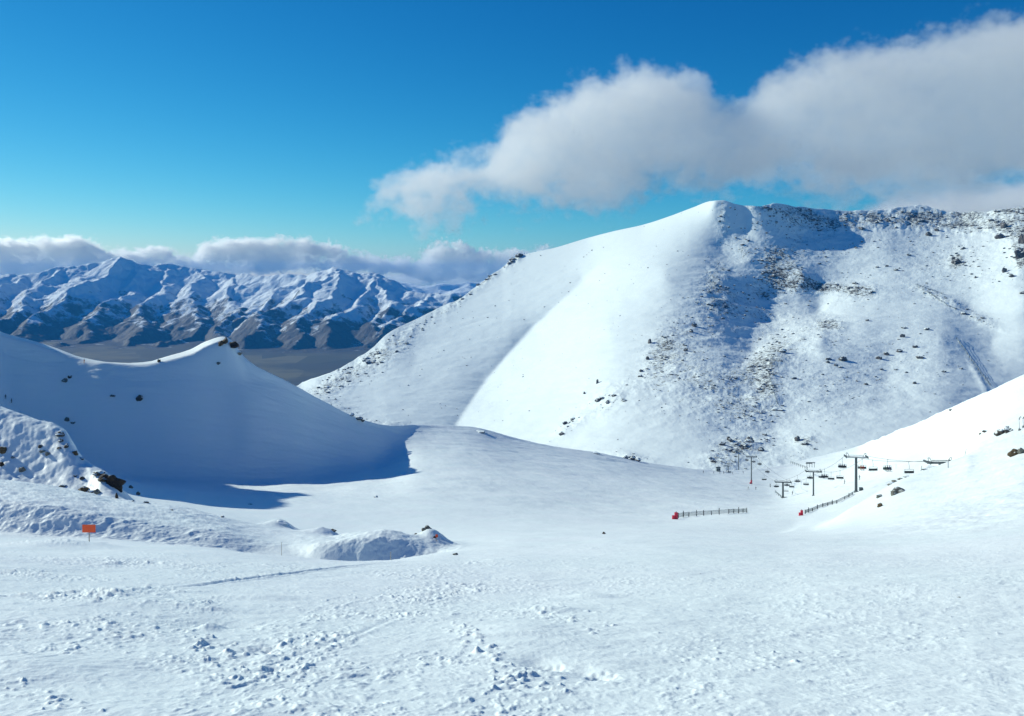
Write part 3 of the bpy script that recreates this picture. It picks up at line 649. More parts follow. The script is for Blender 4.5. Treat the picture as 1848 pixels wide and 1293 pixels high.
# boulders on the mountain face
def mpos(u, v):
    c_ = int(np.clip(np.searchsorted(MU, u), 1, len(MU) - 2)); V_ = HV - F * Z[:, c_] / Yd[:, c_]
    r_ = int(np.clip(np.searchsorted(-V_, -v), 1, NT - 2)); return Vector((X[r_, c_], Yd[r_, c_], Z[r_, c_])), float(rock0[r_, c_])
rock0 = ra
named = [(1725, 476, 14, 12), (1720, 468, 8, 8), (1640, 462, 7, 5), (1738, 450, 8, 6), (1617, 488, 8, 5), (1600, 482, 6, 4), (1582, 483, 6, 4), (1760, 502, 4, 6), (1825, 500, 9, 8), (1845, 530, 12, 6), (1812, 492, 8, 12), (1840, 465, 22, 26), (1846, 440, 12, 26),
         (1805, 430, 16, 14), (1812, 412, 14, 16), (1675, 426, 12, 10), (1690, 418, 8, 8), (1555, 415, 10, 8), (1603, 400, 8, 8), (1586, 649, 10, 8), (1520, 651, 14, 11), (1493, 650, 11, 6), (1494, 656, 7, 6), (1508, 660, 7, 6), (1515, 664, 8, 4), (1622, 636, 10, 8), (1598, 641, 10, 8), (1651, 628, 9, 7), (1660, 648, 13, 7),
         (1629, 609, 8, 9), (1631, 594, 9, 5), (1564, 580, 6, 6), (1672, 596, 10, 6), (1740, 568, 12, 6), (1590, 668, 8, 5), (1617, 668, 6, 4), (1703, 673, 7, 5), (1635, 674, 5, 4), (1410, 636, 16, 8), (1404, 740, 22, 6), (1432, 684, 10, 5), (1562, 695, 8, 7), (1650, 693, 8, 7), (1734, 667, 6, 4),
         (1302, 803, 10, 8), (1352, 798, 16, 14), (1344, 806, 12, 7), (1380, 786, 8, 6), (1372, 814, 12, 10), (1452, 803, 12, 7), (1438, 796, 9, 12), (1318, 797, 8, 8), (1330, 793, 12, 5), (1313, 795, 6, 12), (1281, 828, 8, 4), (1326, 817, 10, 5), (1340, 812, 6, 8),
         (1079, 724, 12, 8), (1086, 720, 10, 5), (1096, 728, 8, 8), (1125, 724, 12, 6), (1108, 715, 10, 6), (1020, 766, 10, 8), (1034, 758, 12, 6), (1013, 786, 8, 8), (1054, 712, 6, 6), (1077, 692, 5, 12), (1252, 590, 10, 10), (1246, 600, 8, 8), (1237, 634, 7, 8), (1171, 620, 8, 12), (1168, 650, 6, 10), (1155, 680, 10, 5), (1157, 672, 7, 6),
         (936, 464, 14, 9), (925, 471, 10, 8), (918, 478, 7, 6), (884, 495, 8, 4), (862, 506, 7, 5), (663, 657, 10, 8), (675, 653, 9, 5), (715, 636, 7, 5), (733, 622, 7, 5), (615, 698, 10, 5), (590, 700, 12, 4), (574, 701, 6, 5), (628, 690, 8, 4), (1392, 762, 6, 4), (1288, 835, 8, 6), (1470, 812, 6, 4)]
ORD = 'first second third fourth fifth sixth seventh eighth ninth tenth eleventh twelfth thirteenth fourteenth fifteenth sixteenth seventeenth eighteenth nineteenth twentieth twenty-first twenty-second twenty-third twenty-fourth twenty-fifth twenty-sixth twenty-seventh twenty-eighth'.split()
count = {}
for (u, v, w, h) in sorted(named):
    p, _ = mpos(u, v); s_ = p.y / F
    o = link('boulder', rock_inst(rr_.randrange(9), 'far_rock')); o.location = p + Vector((0, 0, h * s_ * .2)); o.scale = (w * s_ * 1.15, w * s_, h * s_ * 1.4); o.rotation_euler = (0, 0, rr_.uniform(0, 6.28))
    side = ("at the right end of the ridge" if u > 1790 and v < 560 else 'on the upper basin' if v < 560 and u > 1400 else 'on the lit knoll' if u > 1400 and v < 720
            else 'above the lift bottom' if v > 720 and u > 1270 else 'on the rib under the summit' if u > 1140 and v < 720 else 'on the lower bright face of the mountain' if u > 990 else 'along the left skyline')
    count[side] = count.get(side, 0) + 1; size = 'large ' if w * h > 150 else 'small ' if w * h < 45 else ''; form = 'tall ' if h > w * 1.25 else 'flat ' if w > 1.7 * h else ''
    tag(o, size + form + 'dark boulder, ' + ORD[count[side] - 1] + ' from left ' + side, 'boulder', 'boulders ' + side)
# uncountable small stones over the rocky zones, one mesh
base_v = []; base_f = []; bmt = bmesh.new(); bmesh.ops.create_icosphere(bmt, subdivisions=1, radius=0.5)
bv = np.array([v.co[:] for v in bmt.verts]); bf = np.array([[v.index for v in f.verts] for f in bmt.faces]); bmt.free()
rg = np.random.default_rng(4)
cand_r = rg.integers(2, NT - 2, 90000); cand_c = rg.integers(60, len(MU) - 62, 90000)
keep = rg.random(90000) < np.clip(ra[cand_r, cand_c] - .12, 0, 1) ** 1.3 * .26 + .013
clump = fbm(X[cand_r, cand_c] / 40, Yd[cand_r, cand_c] / 60, 4, .6, seed=333); keep &= (clump > -.05)
cr = cand_r[keep]; cc = cand_c[keep]; m_ = len(cr); sz = 0.9 + 2.8 * rg.random(m_) ** 3 * (0.5 + ra[cr, cc]); sz *= Yd[cr, cc] / 1300
jit = 1 + .35 * (rg.random((m_, len(bv), 1)) - .5)
ang = rg.random(m_) * 6.28; ca, sa = np.cos(ang)[:, None], np.sin(ang)[:, None]
vx = bv[None, :, 0] * 1.5; vy = bv[None, :, 1]
vv = np.stack([vx * ca - vy * sa, vx * sa + vy * ca, np.tile(bv[None, :, 2] * .9, (m_, 1))], -1) * jit * sz[:, None, None]
vv += np.stack([X[cr, cc], Yd[cr, cc], Z[cr, cc] + .1 * sz], -1)[:, None, :]
ff = (bf[None] + (np.arange(m_) * len(bv))[:, None, None]).reshape(-1, 3)
sm_ = bpy.data.meshes.new('scattered_stones'); sm_.from_pydata(vv.reshape(-1, 3).tolist(), [], ff.tolist())
so = link('scattered_stones', sm_, M['far_rock']); tag(so, 'countless small stones poking through the mountain snow', None, None, 'stuff')
print('stones', m_, time.time() - T0)

# ------------------------------------------------------------ warning board, marker poles
p = gpt(161, 52.0); sc = 52.0 / F
t = empty('warning_board', p); tag(t, 'blank bright orange rectangular board on a thin post in the left snow', 'sign board')
MB().tube((0, 0, -.4), (0, 0, 0.62), .028).build('post', M['wood'], t)
b_ = MB().box(0, -.035, 0.80, 0.78, .02, .46, .006).build('board', M['orange'], t)
MB().box(0, -.015, 0.80, 0.05, .02, .40).build('batten', M['wood'], t)
def pole(u, v0, v1, label, mat='wood', Y=None, rad=.03, lean=0.0):
    Y = Y or hitY(u, v1) or 560; p = gpt(u, Y); h = (v1 - v0) / F * Y
    o = MB().tube((0, 0, -.5), (lean * h, 0, h * .72), rad, rad * .9).tube((lean * h, 0, h * .72), (lean * h * 1.3, 0, h), rad * .9, rad * .7).tube((lean * h * 1.3, 0, h), (lean * h * 1.3 + .02, 0, h + .05), rad * 1.3, rad * .6).build('marker_pole', M[mat]); o.location = p
    tag(o, label, 'pole', 'marker poles in the snow')
pole(508, 984, 1009, 'thin bamboo pole standing on the snow left of the hollow', Y=49, rad=.013)
pole(705, 998, 1013, 'short bamboo pole standing in the shaded hollow', Y=49, rad=.02)
pole(1617, 815, 823, 'small grey pole behind the tall lift tower', Y=300, rad=.06)
pole(1740, 808, 820, 'bent grey pole on the right slope above the cut off tower', mat='steel', Y=148, rad=.05, lean=.25)
pole(1661, 845, 855, 'grey pole beside the crossarm of the cut off tower', mat='steel', Y=146, rad=.05, lean=.2)
pole(1711, 848, 860, 'pale stub of pole on the right spur below the cut off tower', mat='white', Y=128, rad=.10)
pole(1390, 833, 839, 'tiny dark pole near the lift line', mat='post', Y=520, rad=.22)
p = gpt(788, 62); t = empty('small_marker', p + Vector((0, 0, .0))); tag(t, 'small orange marker beside the snow capped boulder', 'marker')
MB().box(0, 0, .38, .18, .05, .20, .01).build('board', M['orange'], t); MB().tube((0, 0, -.3), (0, 0, .3), .02).build('post', M['wood'], t)
# snow gun lances at the right edge
for (u, v0, v1, lab) in [(1840, 752, 777, 'white snow making lance with grey head near the right edge'), (1847, 752, 772, 'grey snow making lance cut by the right picture edge')]:
    Y = hitY(u, v1) or 180; p = gpt(u, Y); h = (v1 - v0) / F * Y; t = empty('snow_lance', p); tag(t, lab, 'snow gun')
    MB().tube((0, 0, -.4), (-.1, 0, h * .85), .07, .05).build('lance', M['white'], t); MB().tube((-.1, 0, h * .80), (.12, 0, h), .11, .07).tube((.12, 0, h), (.32, -.05, h * .97), .05).build('nozzle_head', M['steel'], t)
    MB().tube((-.25, 0, -.3), (-.05, 0, .5), .05).tube((.25, 0, -.3), (-.02, 0, .5), .05).box(0, 0, .15, .35, .3, .3, .03).build('base', M['steel'], t)

# ------------------------------------------------------------ chairlift
TW = [(1696, 213.0, 838, 6.2, False), (1545, 259.0, 888, 6.0, False), (1468, 370.0, 895, 6.2, False), (1413, 432.0, 902, 7.4, False), (1356, 533.0, 860, 6.0, True), (1333, 685.0, 846, 6.0, True)]
TOPV = [836, 826, 852, 871, 825, 816]
bases = []; tops = []
for (u, Y, vb, wd, red), tv in zip(TW, TOPV):
    g_ = gpt(u, Y); bases.append(g_); tops.append(PX(u, tv, Y))
dirs = []
for i in range(len(tops)):
    a = tops[max(0, i - 1)]; b = tops[min(len(tops) - 1, i + 1)]; d = (b - a); d.z = 0; dirs.append(d.normalized())
TL = ['lift tower mostly hidden behind the right spur, only its crossarm showing', 'tallest nearest lift tower with white crossarm and dark post', 'second lift tower with dark crossarm, right of the stubby one',
      'stubby thick lift tower with a slanting ladder rail at its foot', 'far lift tower with red pad, the right one of the far pair', 'far lift tower with red pad, the left one of the far pair']
ropeL, ropeR = [], []
def sheaves(mb, side, wd, zt):
    for k in range(6):
        yk = -1.5 + k * .6
        mb.tube((side * wd / 2 - .09, yk, zt + .30), (side * wd / 2 + .09, yk, zt + .30), .26, n=14)
    return mb
for i, ((u, Y, vb, wd, red), g_, tp) in enumerate(zip(TW, bases, tops)):
    rz = math.atan2(dirs[i].y, dirs[i].x) - math.pi / 2
    t = empty('lift_tower', (g_.x, g_.y, g_.z), rz); tag(t, TL[i], 'lift tower', 'chairlift towers')
    zt = tp.z - g_.z; rad = .42 if i in (1, 3) else .34; rad = .5 if i == 3 else rad
    MB().tube((0, 0, -1.5), (0, 0, zt), rad, rad * .82, 16).build('pole', M['dark'], t)
    MB().tube((0, 0, -1.0), (0, 0, .35), rad * 1.7, rad * 1.7, 16).build('footing', M['steel'], t)
    a = MB().box(0, 0, zt + .05, wd, .42, .45, .05); a.box(0, 0, zt + .65, wd * .62, .16, .14).build('crossarm', M['white' if i == 1 else 'dark'], t)
    for s_ in (-1, 1):
        fr = MB(); fr.tube((s_ * wd * .31, 0, zt + .2), (s_ * wd * .40, 0, zt + 1.25), .08).tube((s_ * wd * .40, 0, zt + 1.25), (s_ * wd * .47, 0, zt + 1.25), .08).tube((s_ * wd * .47, 0, zt + 1.25), (s_ * wd * .44, 0, zt + .2), .07)
        fr.build('lifting_frame', M['steel'], t)
    for s_ in (-1, 1):
        sh = MB().box(s_ * wd / 2, 0, zt + .08, .16, 3.4, .18); sh = sh.build('sheave_beam', M['steel'], t); sheaves(MB(), s_, wd, zt).build('sheaves', M['dark'], sh)
    ld = MB()
    ld.tube((-.18, -rad - .15, .5), (-.18, -rad - .15, zt), .03).tube((.18, -rad - .15, .5), (.18, -rad - .15, zt), .03)
    z_ = .8
    while z_ < zt - .2: ld.tube((-.18, -rad - .15, z_), (.18, -rad - .15, z_), .02, n=6); z_ += .6
    ld.build('ladder', M['steel'], t)
    if i == 3: MB().box(1.3, -.2, zt * .45, 2.6, .5, .25, .03).box(1.4, 0, zt * .45 + .5, 2.4, .05, .06).box(1.2, 0, .3, 2.2, .5, .35, .03).build('platform', M['dark'], t)
    if red: MB().tube((0, 0, -.2), (0, 0, 2.3), rad * 1.5, rad * 1.5, 14).box(-.7, 0, .5, .7, .6, 1.0, .1).build('crash_pad', M['red'], t)
    Rm = Matrix.Rotation(rz, 3, 'Z')
    ropeL.append(Vector((g_.x, g_.y, g_.z)) + Rm @ Vector((-wd / 2, 0, zt + .56))); ropeR.append(Vector((g_.x, g_.y, g_.z)) + Rm @ Vector((wd / 2, 0, zt + .56)))
# ropes reach past the last towers: uphill to the right and down to the bottom station
def extend(rp):
    a = rp[0] + (rp[0] - rp[1]) * 1.6; a.z = rp[0].z + 14
    b = rp[-1] + (rp[-1] - rp[-2]) * .35; b.z = rp[-1].z + 1
    return [a] + rp + [b]
def sagged(rp, n=12):
    out = []
    for a, b in zip(rp[:-1], rp[1:]):
        L = (b - a).length; sag = L * .018
        for k in range(n):
            f = k / n; q = a.lerp(b, f); q.z -= sag * 4 * f * (1 - f); out.append(q)
    return out + [rp[-1]]
RL = sagged(extend(ropeL)); RRp = sagged(extend(ropeR))
for pts, lab in ((RL, 'thin steel haul rope on the left side of the lift towers'), (RRp, 'thin steel haul rope on the right side of the lift towers')):
    o = MB().path(pts, .045, 6).build('haul_rope', M['rope']); tag(o, lab, 'lift rope', 'chairlift haul ropes')

# people -----------------------------------------------------------------
def person_mesh(pose):
    """one continuous skinned body; returns an object with its child helmet"""
    if pose == 'sit':
        pel, che, neck, head = (0, 0, .0), (0, .04, .36), (0, .03, .52), (0, 0, .70)
        legs = [((s * .10, -.02, 0), (s * .13, -.42, .02), (s * .13, -.46, -.42), (s * .13, -.62, -.46)) for s in (-1, 1)]
        arms = [((s * .20, .03, .44), (s * .27, -.08, .20), (s * .17, -.30, .14), (s * .15, -.36, .13)) for s in (-1, 1)]
    else:
        pel, che, neck, head = (0, 0, .90), (0, -.06, 1.26), (0, -.06, 1.44), (0, -.09, 1.62)
        legs = [((s * .10, 0, .88), (s * .15, -.10, .48), (s * .16, .02, .09), (s * .16, -.16, .05)) for s in (-1, 1)]
        arms = [((s * .20, -.05, 1.36), (s * .33, -.05, 1.12), (s * .34, -.27, 1.00), (s * .33, -.34, .98)) for s in (-1, 1)]
    vs = [pel, che, neck, head]; rad = [.15, .17, .065, .085]; es = [(0, 1), (1, 2), (2, 3)]
    vs.append((head[0], head[1] - .01, head[2] + .10)); rad.append(.09); es.append((3, 4))
    for L, rs in ((legs, (.095, .07, .06, .05)), (arms, (.065, .05, .042, .045))):
        for ch in L:
            pr = 0 if L is legs else 1
            for q, r_ in zip(ch, rs): vs.append(q); rad.append(r_); es.append((pr, len(vs) - 1)); pr = len(vs) - 1
    # fingers and thumb, gripping
    for ch in arms:
        hx, hy, hz_ = ch[-1]; hi = vs.index(ch[-1])
        for k in range(4):
            a = (hx - .03 + k * .02, hy - .05, hz_ + .005); b2 = (hx - .03 + k * .02, hy - .07 + abs(k - 1.4) * .006, hz_ - .03)
            vs.append(a); rad.append(.011); es.append((hi, len(vs) - 1)); vs.append(b2); rad.append(.009); es.append((len(vs) - 2, len(vs) - 1))
        vs.append((hx - math.copysign(.05, hx), hy - .02, hz_)); rad.append(.012); es.append((hi, len(vs) - 1))
    me = bpy.data.meshes.new('person'); me.from_pydata(vs, es, [])
    tmp = bpy.data.objects.new('person_tmp', me); COL.objects.link(tmp)
    tmp.modifiers.new('skin', 'SKIN'); sv = me.skin_vertices[0].data if me.skin_vertices else None
    if sv is None:
        bm = bmesh.new(); bm.from_mesh(me); bm.verts.layers.skin.verify(); bm.to_mesh(me); bm.free(); sv = me.skin_vertices[0].data
    for i, r_ in enumerate(rad): sv[i].radius = (r_, r_ * .85 if i in (0, 1) else r_)
    sv[0].use_root = True
    tmp.modifiers.new('sub', 'SUBSURF').levels = 1
    dg = bpy.context.evaluated_depsgraph_get(); ev = bpy.data.meshes.new_from_object(tmp.evaluated_get(dg))
    bpy.data.objects.remove(tmp)
    for p_ in ev.polygons: p_.use_smooth = True
    ev.materials.clear()
    return ev, Vector(head)
PM_ = {k: person_mesh(k) for k in ('sit', 'stand')}
cloth = {n_: mat_plain(n_ + '_clothing', c_, .8) for n_, c_ in dict(black=(.02, .022, .03), orange=(.65, .20, .05), navy=(.03, .05, .16), green=(.05, .12, .07), white=(.6, .62, .62), grey=(.16, .17, .19), red=(.5, .04, .04)).items()}
def person(pose, colr, loc, rz, label, group=None, skis=True):
    src, head = PM_[pose]; me = src.copy(); me.name = 'person'; me.materials.append(cloth[colr])
    o = link('person', me); o.location = loc; o.rotation_euler = (0, 0, rz)
    hb = MB(); bmesh.ops.create_uvsphere(hb.bm, u_segments=12, v_segments=8, radius=.135, matrix=Matrix.Translation(head + Vector((0, .015, .085)))); hb.build('helmet', M['seat'], o)
    fb = MB(); bmesh.ops.create_uvsphere(fb.bm, u_segments=10, v_segments=8, radius=.08, matrix=Matrix.Translation(head + Vector((0, -.055, .0)))); fb.tube(head + Vector((0, -.12, .02)), head + Vector((0, -.15, -.005)), .018, .014, 6).build('face', M['skin'], o)
    MB().box(head.x, head.y - .115, head.z + .07, .17, .05, .07, .015).build('goggles', M['red'], o)
    if skis:
        z = -.49 if pose == 'sit' else .015; y = -.62 if pose == 'sit' else -.1
        for s_ in (-1, 1): MB().box(s_ * .14, y, z, .09, 1.6, .02, .004).tube((s_ * .14, y - .80, z), (s_ * .14, y - .92, z + .08), .03, .02, 6).build('ski', M['dark'], o)
    tag(o, label, 'person', group); return o

# chairs: (u, side, rider colours, label)
def rope_at(pts, u):
    for a, b in zip(pts[:-1], pts[1:]):
        ua = CU + F * a.x / a.y; ub = CU + F * b.x / b.y
        if (ua - u) * (ub - u) <= 0 and ua != ub:
            f = (u - ua) / (ub - ua); q = a.lerp(b, f); d = (b - a); return q, d
    return None, None
def make_chair():
    t = empty('chairlift_chair', (0, 0, 0))
    MB().box(0, 0, 0, .14, .5, .16, .03).build('grip', M['steel'], t)
    MB().path([(0, 0, 0), (.0, 0, -.5), (0, .28, -1.0), (0, .28, -1.85)], .05).build('hanger', M['steel'], t)
    fr = MB().path([(-1.15, .28, -1.85), (1.15, .28, -1.85)], .045)
    for s_ in (-1, 1): fr.path([(s_ * 1.15, .28, -1.85), (s_ * 1.2, .30, -2.8), (s_ * 1.2, -.25, -2.85)], .04)
    fr.build('side_frame', M['steel'], t)
    MB().box(0, 0, -2.82, 2.3, .52, .10, .04).build('seat', M['seat'], t)
    MB().box(0, .30, -2.50, 2.3, .08, .52, .03).build('backrest', M['seat'], t)
    MB().path([(-1.1, .24, -2.2), (-1.1, -.35, -2.55), (1.1, -.35, -2.55), (1.1, .24, -2.2)], .03).path([(-.5, -.35, -2.55), (-.5, -.42, -3.2), (.5, -.42, -3.2), (.5, -.35, -2.55)], .025).build('safety_bar', M['steel'], t)
    return t
proto = make_chair(); first = True
CH = [(1602, 'R', ('green', 'black', 'navy'), 'occupied chair with green and black riders, the nearest one, right of the tallest tower'), (1556, 'R', ('orange', 'red'), 'chair with an orange clad rider close beside the tallest tower'),
      (1516, 'R', (), 'empty upper chair between the tallest and second towers'), (1520, 'L', ('navy', 'black', 'navy'), 'occupied lower chair between the tallest and second towers'), (1488, 'L', ('black', 'black', 'grey'), 'dark occupied chair just right of the second tower'),
      (1462, 'L', ('black', 'black'), 'dark chair just left of the second tower post'), (1455, 'R', (), 'thin empty chair left of the second tower crossarm'), (1483, 'R', (), 'thin empty chair right of the second tower crossarm'),
      (1439, 'L', ('navy', 'grey'), 'occupied chair between second and stubby towers'), (1429, 'R', (), 'thin empty chair right of the stubby tower crossarm'), (1401, 'L', ('grey', 'grey'), 'chair hanging from the left end of the stubby tower'),
      (1385, 'R', ('grey', 'black'), 'chair halfway between stubby tower and the far pair'), (1371, 'R', ('black', 'black'), 'dark chair right of the far pair of towers'), (1379, 'L', (), 'pale empty chair between stubby tower and the far pair'),
      (1575, 'L', (), 'pale empty chair just right of the tallest tower'), (1640, 'L', (), 'faint empty chair high on the spur beside the cut off tower'), (1500, 'R', (), 'faint empty chair midway between tallest and second towers'), (1420, 'L', ('black', 'grey'), 'dark chair just right of the stubby tower post'),
      (1360, 'R', ('grey',), 'small chair touching the right tower of the far pair'), (1348, 'R', ('black', 'black', 'black'), 'dark chair midway between the far pair of towers'), (1336, 'R', ('black', 'black'), 'small dark chair touching the left tower of the far pair'), (1328, 'L', ('black', 'black'), 'small dark chair left of the far pair of towers')]
for (u, side, riders, lab) in CH:
    q, d = rope_at(RRp if side == 'R' else RL, u)
    if q is None: print('chair off rope', u); continue
    rz = math.atan2(d.y, d.x) - math.pi / 2 + (math.pi if side == 'L' else 0)
    t = proto if first else copy_tree(proto); first = False
    t.location = q; t.rotation_euler = (0, 0, rz); tag(t, lab, 'lift chair', 'chairs hanging on the lift')
    n_r = len(riders)
    for k, cl in enumerate(riders):
        xk = (k - (n_r - 1) / 2) * .62; off = Matrix.Rotation(rz, 3, 'Z') @ Vector((xk, .10, -2.63))
        person('sit', cl, q + off, rz, f'{["left", "middle", "right"][k] if n_r == 3 else ["left", "right"][k] if n_r == 2 else "only"} rider in {cl} on the ' + lab.split(',')[0].replace('occupied ', '').replace('with an orange clad rider ', '').replace('dark ', '')[:60].rsplit(' ', 0)[0], 'skiers riding the chairlift')

# lift bottom: hut, queue rails, skiers

t = empty('lift_hut', gpt(1296, 600)); tag(t, 'small grey hut among rocks at the bottom of the lift', 'hut')
MB().box(0, 0, 1.3, 2.6, 2.4, 2.6, .05).build('wall', M['net'], t); MB().box(0, 0, 2.75, 3.1, 2.9, .25, .04).build('roof', M['dark'], t); MB().box(-.5, -1.22, 1.0, .8, .06, 1.9).build('door', M['dark'], t); MB().box(.6, -1.22, 1.6, .9, .06, .8).build('window', M['seat'], t)
t = empty('return_tower', gpt(1314, 600)); tag(t, 'short grey lift post with top beam left of the far tower pair', 'lift post')
MB().tube((0, 0, -1), (0, 0, 4.4), .38, .34, 12).build('pole', M['steel'], t); MB().box(-.9, 0, 4.5, 4.4, .6, .45, .05).build('beam', M['dark'], t); MB().box(1.0, 0, .5, 2.2, 1.0, .7, .06).build('plinth', M['steel'], t)
def railing(name, A, B, h, n, label, mat='dark'):
    t = empty(name, A); tag(t, label, 'railing'); D_ = B - A
    for i in range(n + 1):
        q = D_ * (i / n); MB().tube((q.x, q.y, q.z - .4), (q.x, q.y, q.z + h), .09).build('post', M[mat], t)
    mb = MB()
    for f in (.45, .95): mb.tube((0, 0, h * f), (D_.x, D_.y, D_.z + h * f), .09)
    mb.build('rail', M[mat], t)
def up(p, dz): return p + Vector((0, 0, dz))
railing('safety_rail', PX(1399, 889, 425), PX(1414, 902, 428), .9, 5, 'slanting grey rail running down to the foot of the stubby tower')
railing('queue_rail', PX(1427, 836, 560), PX(1457, 847, 470), 1.2, 8, 'sloping dark rail with posts up and left of the second tower')
t = empty('ski_rack', gpt(1463, 560)); t.location = PX(1463, 839, 520); tag(t, 'low dark rack structure above the second lift tower', 'rack')
MB().box(0, 0, 1.2, 5.2, 1.0, .3, .04).box(-.9, 0, .7, 3.8, .8, .25, .04).build('top', M['dark'], t)
for s_ in (-2.2, -.7, .8, 2.2): MB().tube((s_, 0, -1.6), (s_, 0, 1.1), .12).build('leg', M['dark'], t)
t = empty('equipment_box', gpt(1554, 262)); tag(t, 'grey equipment box on the snow at the foot of the tallest tower', 'box')
MB().box(0, 0, .45, .95, .9, 1.0, .05).build('cabinet', M['dark'], t); MB().box(0, 0, .99, 1.05, 1.0, .08, .02).build('lid', M['steel'], t); MB().box(1.1, 0, .12, 1.2, .8, .35, .05).build('pedestal', M['steel'], t)

# padded net fences
def net_fence(pts, h, label, reach):
    t = empty('net_fence', pts[0]); tag(t, label, 'fence', 'net fences on the piste'); o0 = pts[0]
    nb = MB()
    for i, q in enumerate(pts):
        w = q - o0; hh = h * (1 + .25 * math.sin(i * 2.3)); MB().tube((w.x, w.y, w.z - .4), (w.x + .05 * math.sin(i), w.y, w.z + hh), .12, .10).build('post', M['post'], t)
        if i:
            a = pts[i - 1] - o0; L = (w - a)
            for f in (.18, .36, .54, .72, .86): nb.tube((a.x, a.y, a.z + h * f), (w.x, w.y, w.z + h * f), .035, n=5)
            for k in range(9): q2 = a + L * (k / 9); nb.tube((q2.x, q2.y, q2.z + h * .18), (q2.x, q2.y, q2.z + h * .86), .03, n=5)
    nb.build('netting', M['net'], t)
def fpts(lst, Y0, Y1):
    out = []
    for i, (u, v) in enumerate(lst):
        Y = hitY(u, v) or (Y0 + (Y1 - Y0) * i / (len(lst) - 1)); out.append(gpt(u, Y))
    return out
net_fence(fpts([(1224, 936), (1233, 934), (1243, 933), (1257, 932), (1270, 931), (1284, 930), (1298, 929), (1315, 928), (1324, 927), (1333, 927), (1341, 926), (1348, 926)], 200, 230), 1.35, 'long grey net fence with dark posts left of the lift', 0)
net_fence(fpts([(1453, 928), (1459, 926), (1466, 923), (1475, 919), (1485, 916), (1494, 913), (1502, 911), (1510, 909), (1524, 902), (1532, 898), (1539, 894)], 215, 240), 1.0, 'shorter net fence climbing towards the tallest lift tower', 0)
for (u, v, s_, lab) in [(1219, 938, 1.35, 'red padded post at the left end of the long net fence'), (1446, 931, 1.0, 'red padded post at the start of the shorter net fence')]:
    Y = hitY(u, v); t = empty('crash_pad', gpt(u, Y)); tag(t, lab, 'crash pad', 'red crash pads')
    MB().tube((.12 * s_, 0, -.2), (.12 * s_, 0, 1.15 * s_), .32 * s_, .30 * s_, 14).build('pad', M['red'], t); MB().tube((-.35 * s_, -.1, -.2), (-.35 * s_, -.1, .65 * s_), .28 * s_, .26 * s_, 14).build('side_pad', M['red'], t)
    MB().tube((.12 * s_, 0, 1.15 * s_), (.12 * s_, 0, 1.4 * s_), .05).build('stake', M['post'], t)

# thin fences on the mountain; the basin pair stands in for road cuts
def hill_fence(pts, lab, h=2.2, r_=.35):
    P_ = []
    for (a, b) in zip(pts[:-1], pts[1:]):
        for k in range(8): f = k / 8; P_.append(mpos(a[0] + (b[0] - a[0]) * f, a[1] + (b[1] - a[1]) * f)[0])
    t = empty('piste_fence', P_[0]); tag(t, lab, 'fence', 'thin piste fences on the mountain')
    mb = MB(); pb = [q - P_[0] for q in P_]
    for f in (.25, .6, .95): mb.path([q + Vector((0, 0, h * f)) for q in pb], r_ * .35, 5)
    mb.build('netting', M['net'], t)
    for q in pb[::2]: MB().tube(q - Vector((0, 0, 1)), q + Vector((0, 0, h)), r_, n=6).build('post', M['post'], t)
hill_fence([(1726, 613), (1745, 640), (1762, 664), (1778, 686), (1789, 700)], 'straight dark piste fence slanting down to the right slope')
hill_fence([(1655, 516), (1675, 523), (1706, 534)], 'upper road cut shown as a dark fence slanting across the mountain basin', 1.8, .3)
hill_fence([(1672, 528), (1690, 540), (1708, 552), (1730, 562)], 'lower road cut shown as a dark fence slanting across the mountain basin', 1.8, .3)
hill_fence([(1384, 668), (1390, 690), (1398, 716), (1404, 736)], 'faint piste fence running down below the shaded bowl', 1.6, .25)
# skiers
def skier(u, v, Y, colr, rz, lab):
    Y = Y or hitY(u, v) or 400
    person('stand', colr, gpt(u, Y), rz, lab, 'skiers standing or gliding on the snow')
skier(10, 642, 375, 'black', .6, 'left skier of the pair in the shade at the far left')
skier(21, 642, 375, 'black', -.4, 'right skier of the pair in the shade at the far left')
skier(152, 643, 391, 'orange', .3, 'tiny skier in orange on the skyline of the left saddle')
skier(1350, 884, None, 'grey', .9, 'small skier on the snow above the long net fence')
skier(1269, 852, 570, 'black', .2, 'skier in black on the far edge of the basin')
skier(1288, 853, 575, 'black', 1.2, 'skier right of the black one at the far edge of the basin')
skier(1299, 850, 580, 'grey', 2.0, 'grey skier just below the small hut')
skier(1306, 850, 585, 'black', .5, 'skier in black left of the short grey lift post')
skier(1322, 851, 590, 'black', 1.5, 'skier in black right of the short grey lift post')
skier(1341, 850, 600, 'navy', 2.5, 'skier in navy between the far pair of lift towers')
skier(1364, 868, 500, 'black', .2, 'skier in black at the foot of the far right tower')
skier(1311, 846, 600, 'grey', 2.9, 'skier in grey beside the short grey lift post')
skier(1430, 893, None, 'black', 2.0, 'small skier in black right of the stubby tower')
skier(1524, 874, None, 'grey', .8, 'small skier under the chairs left of the tallest tower')
skier(1551, 866, None, 'grey', 2.4, 'small skier just right of the tallest tower post')
print('things', time.time() - T0)

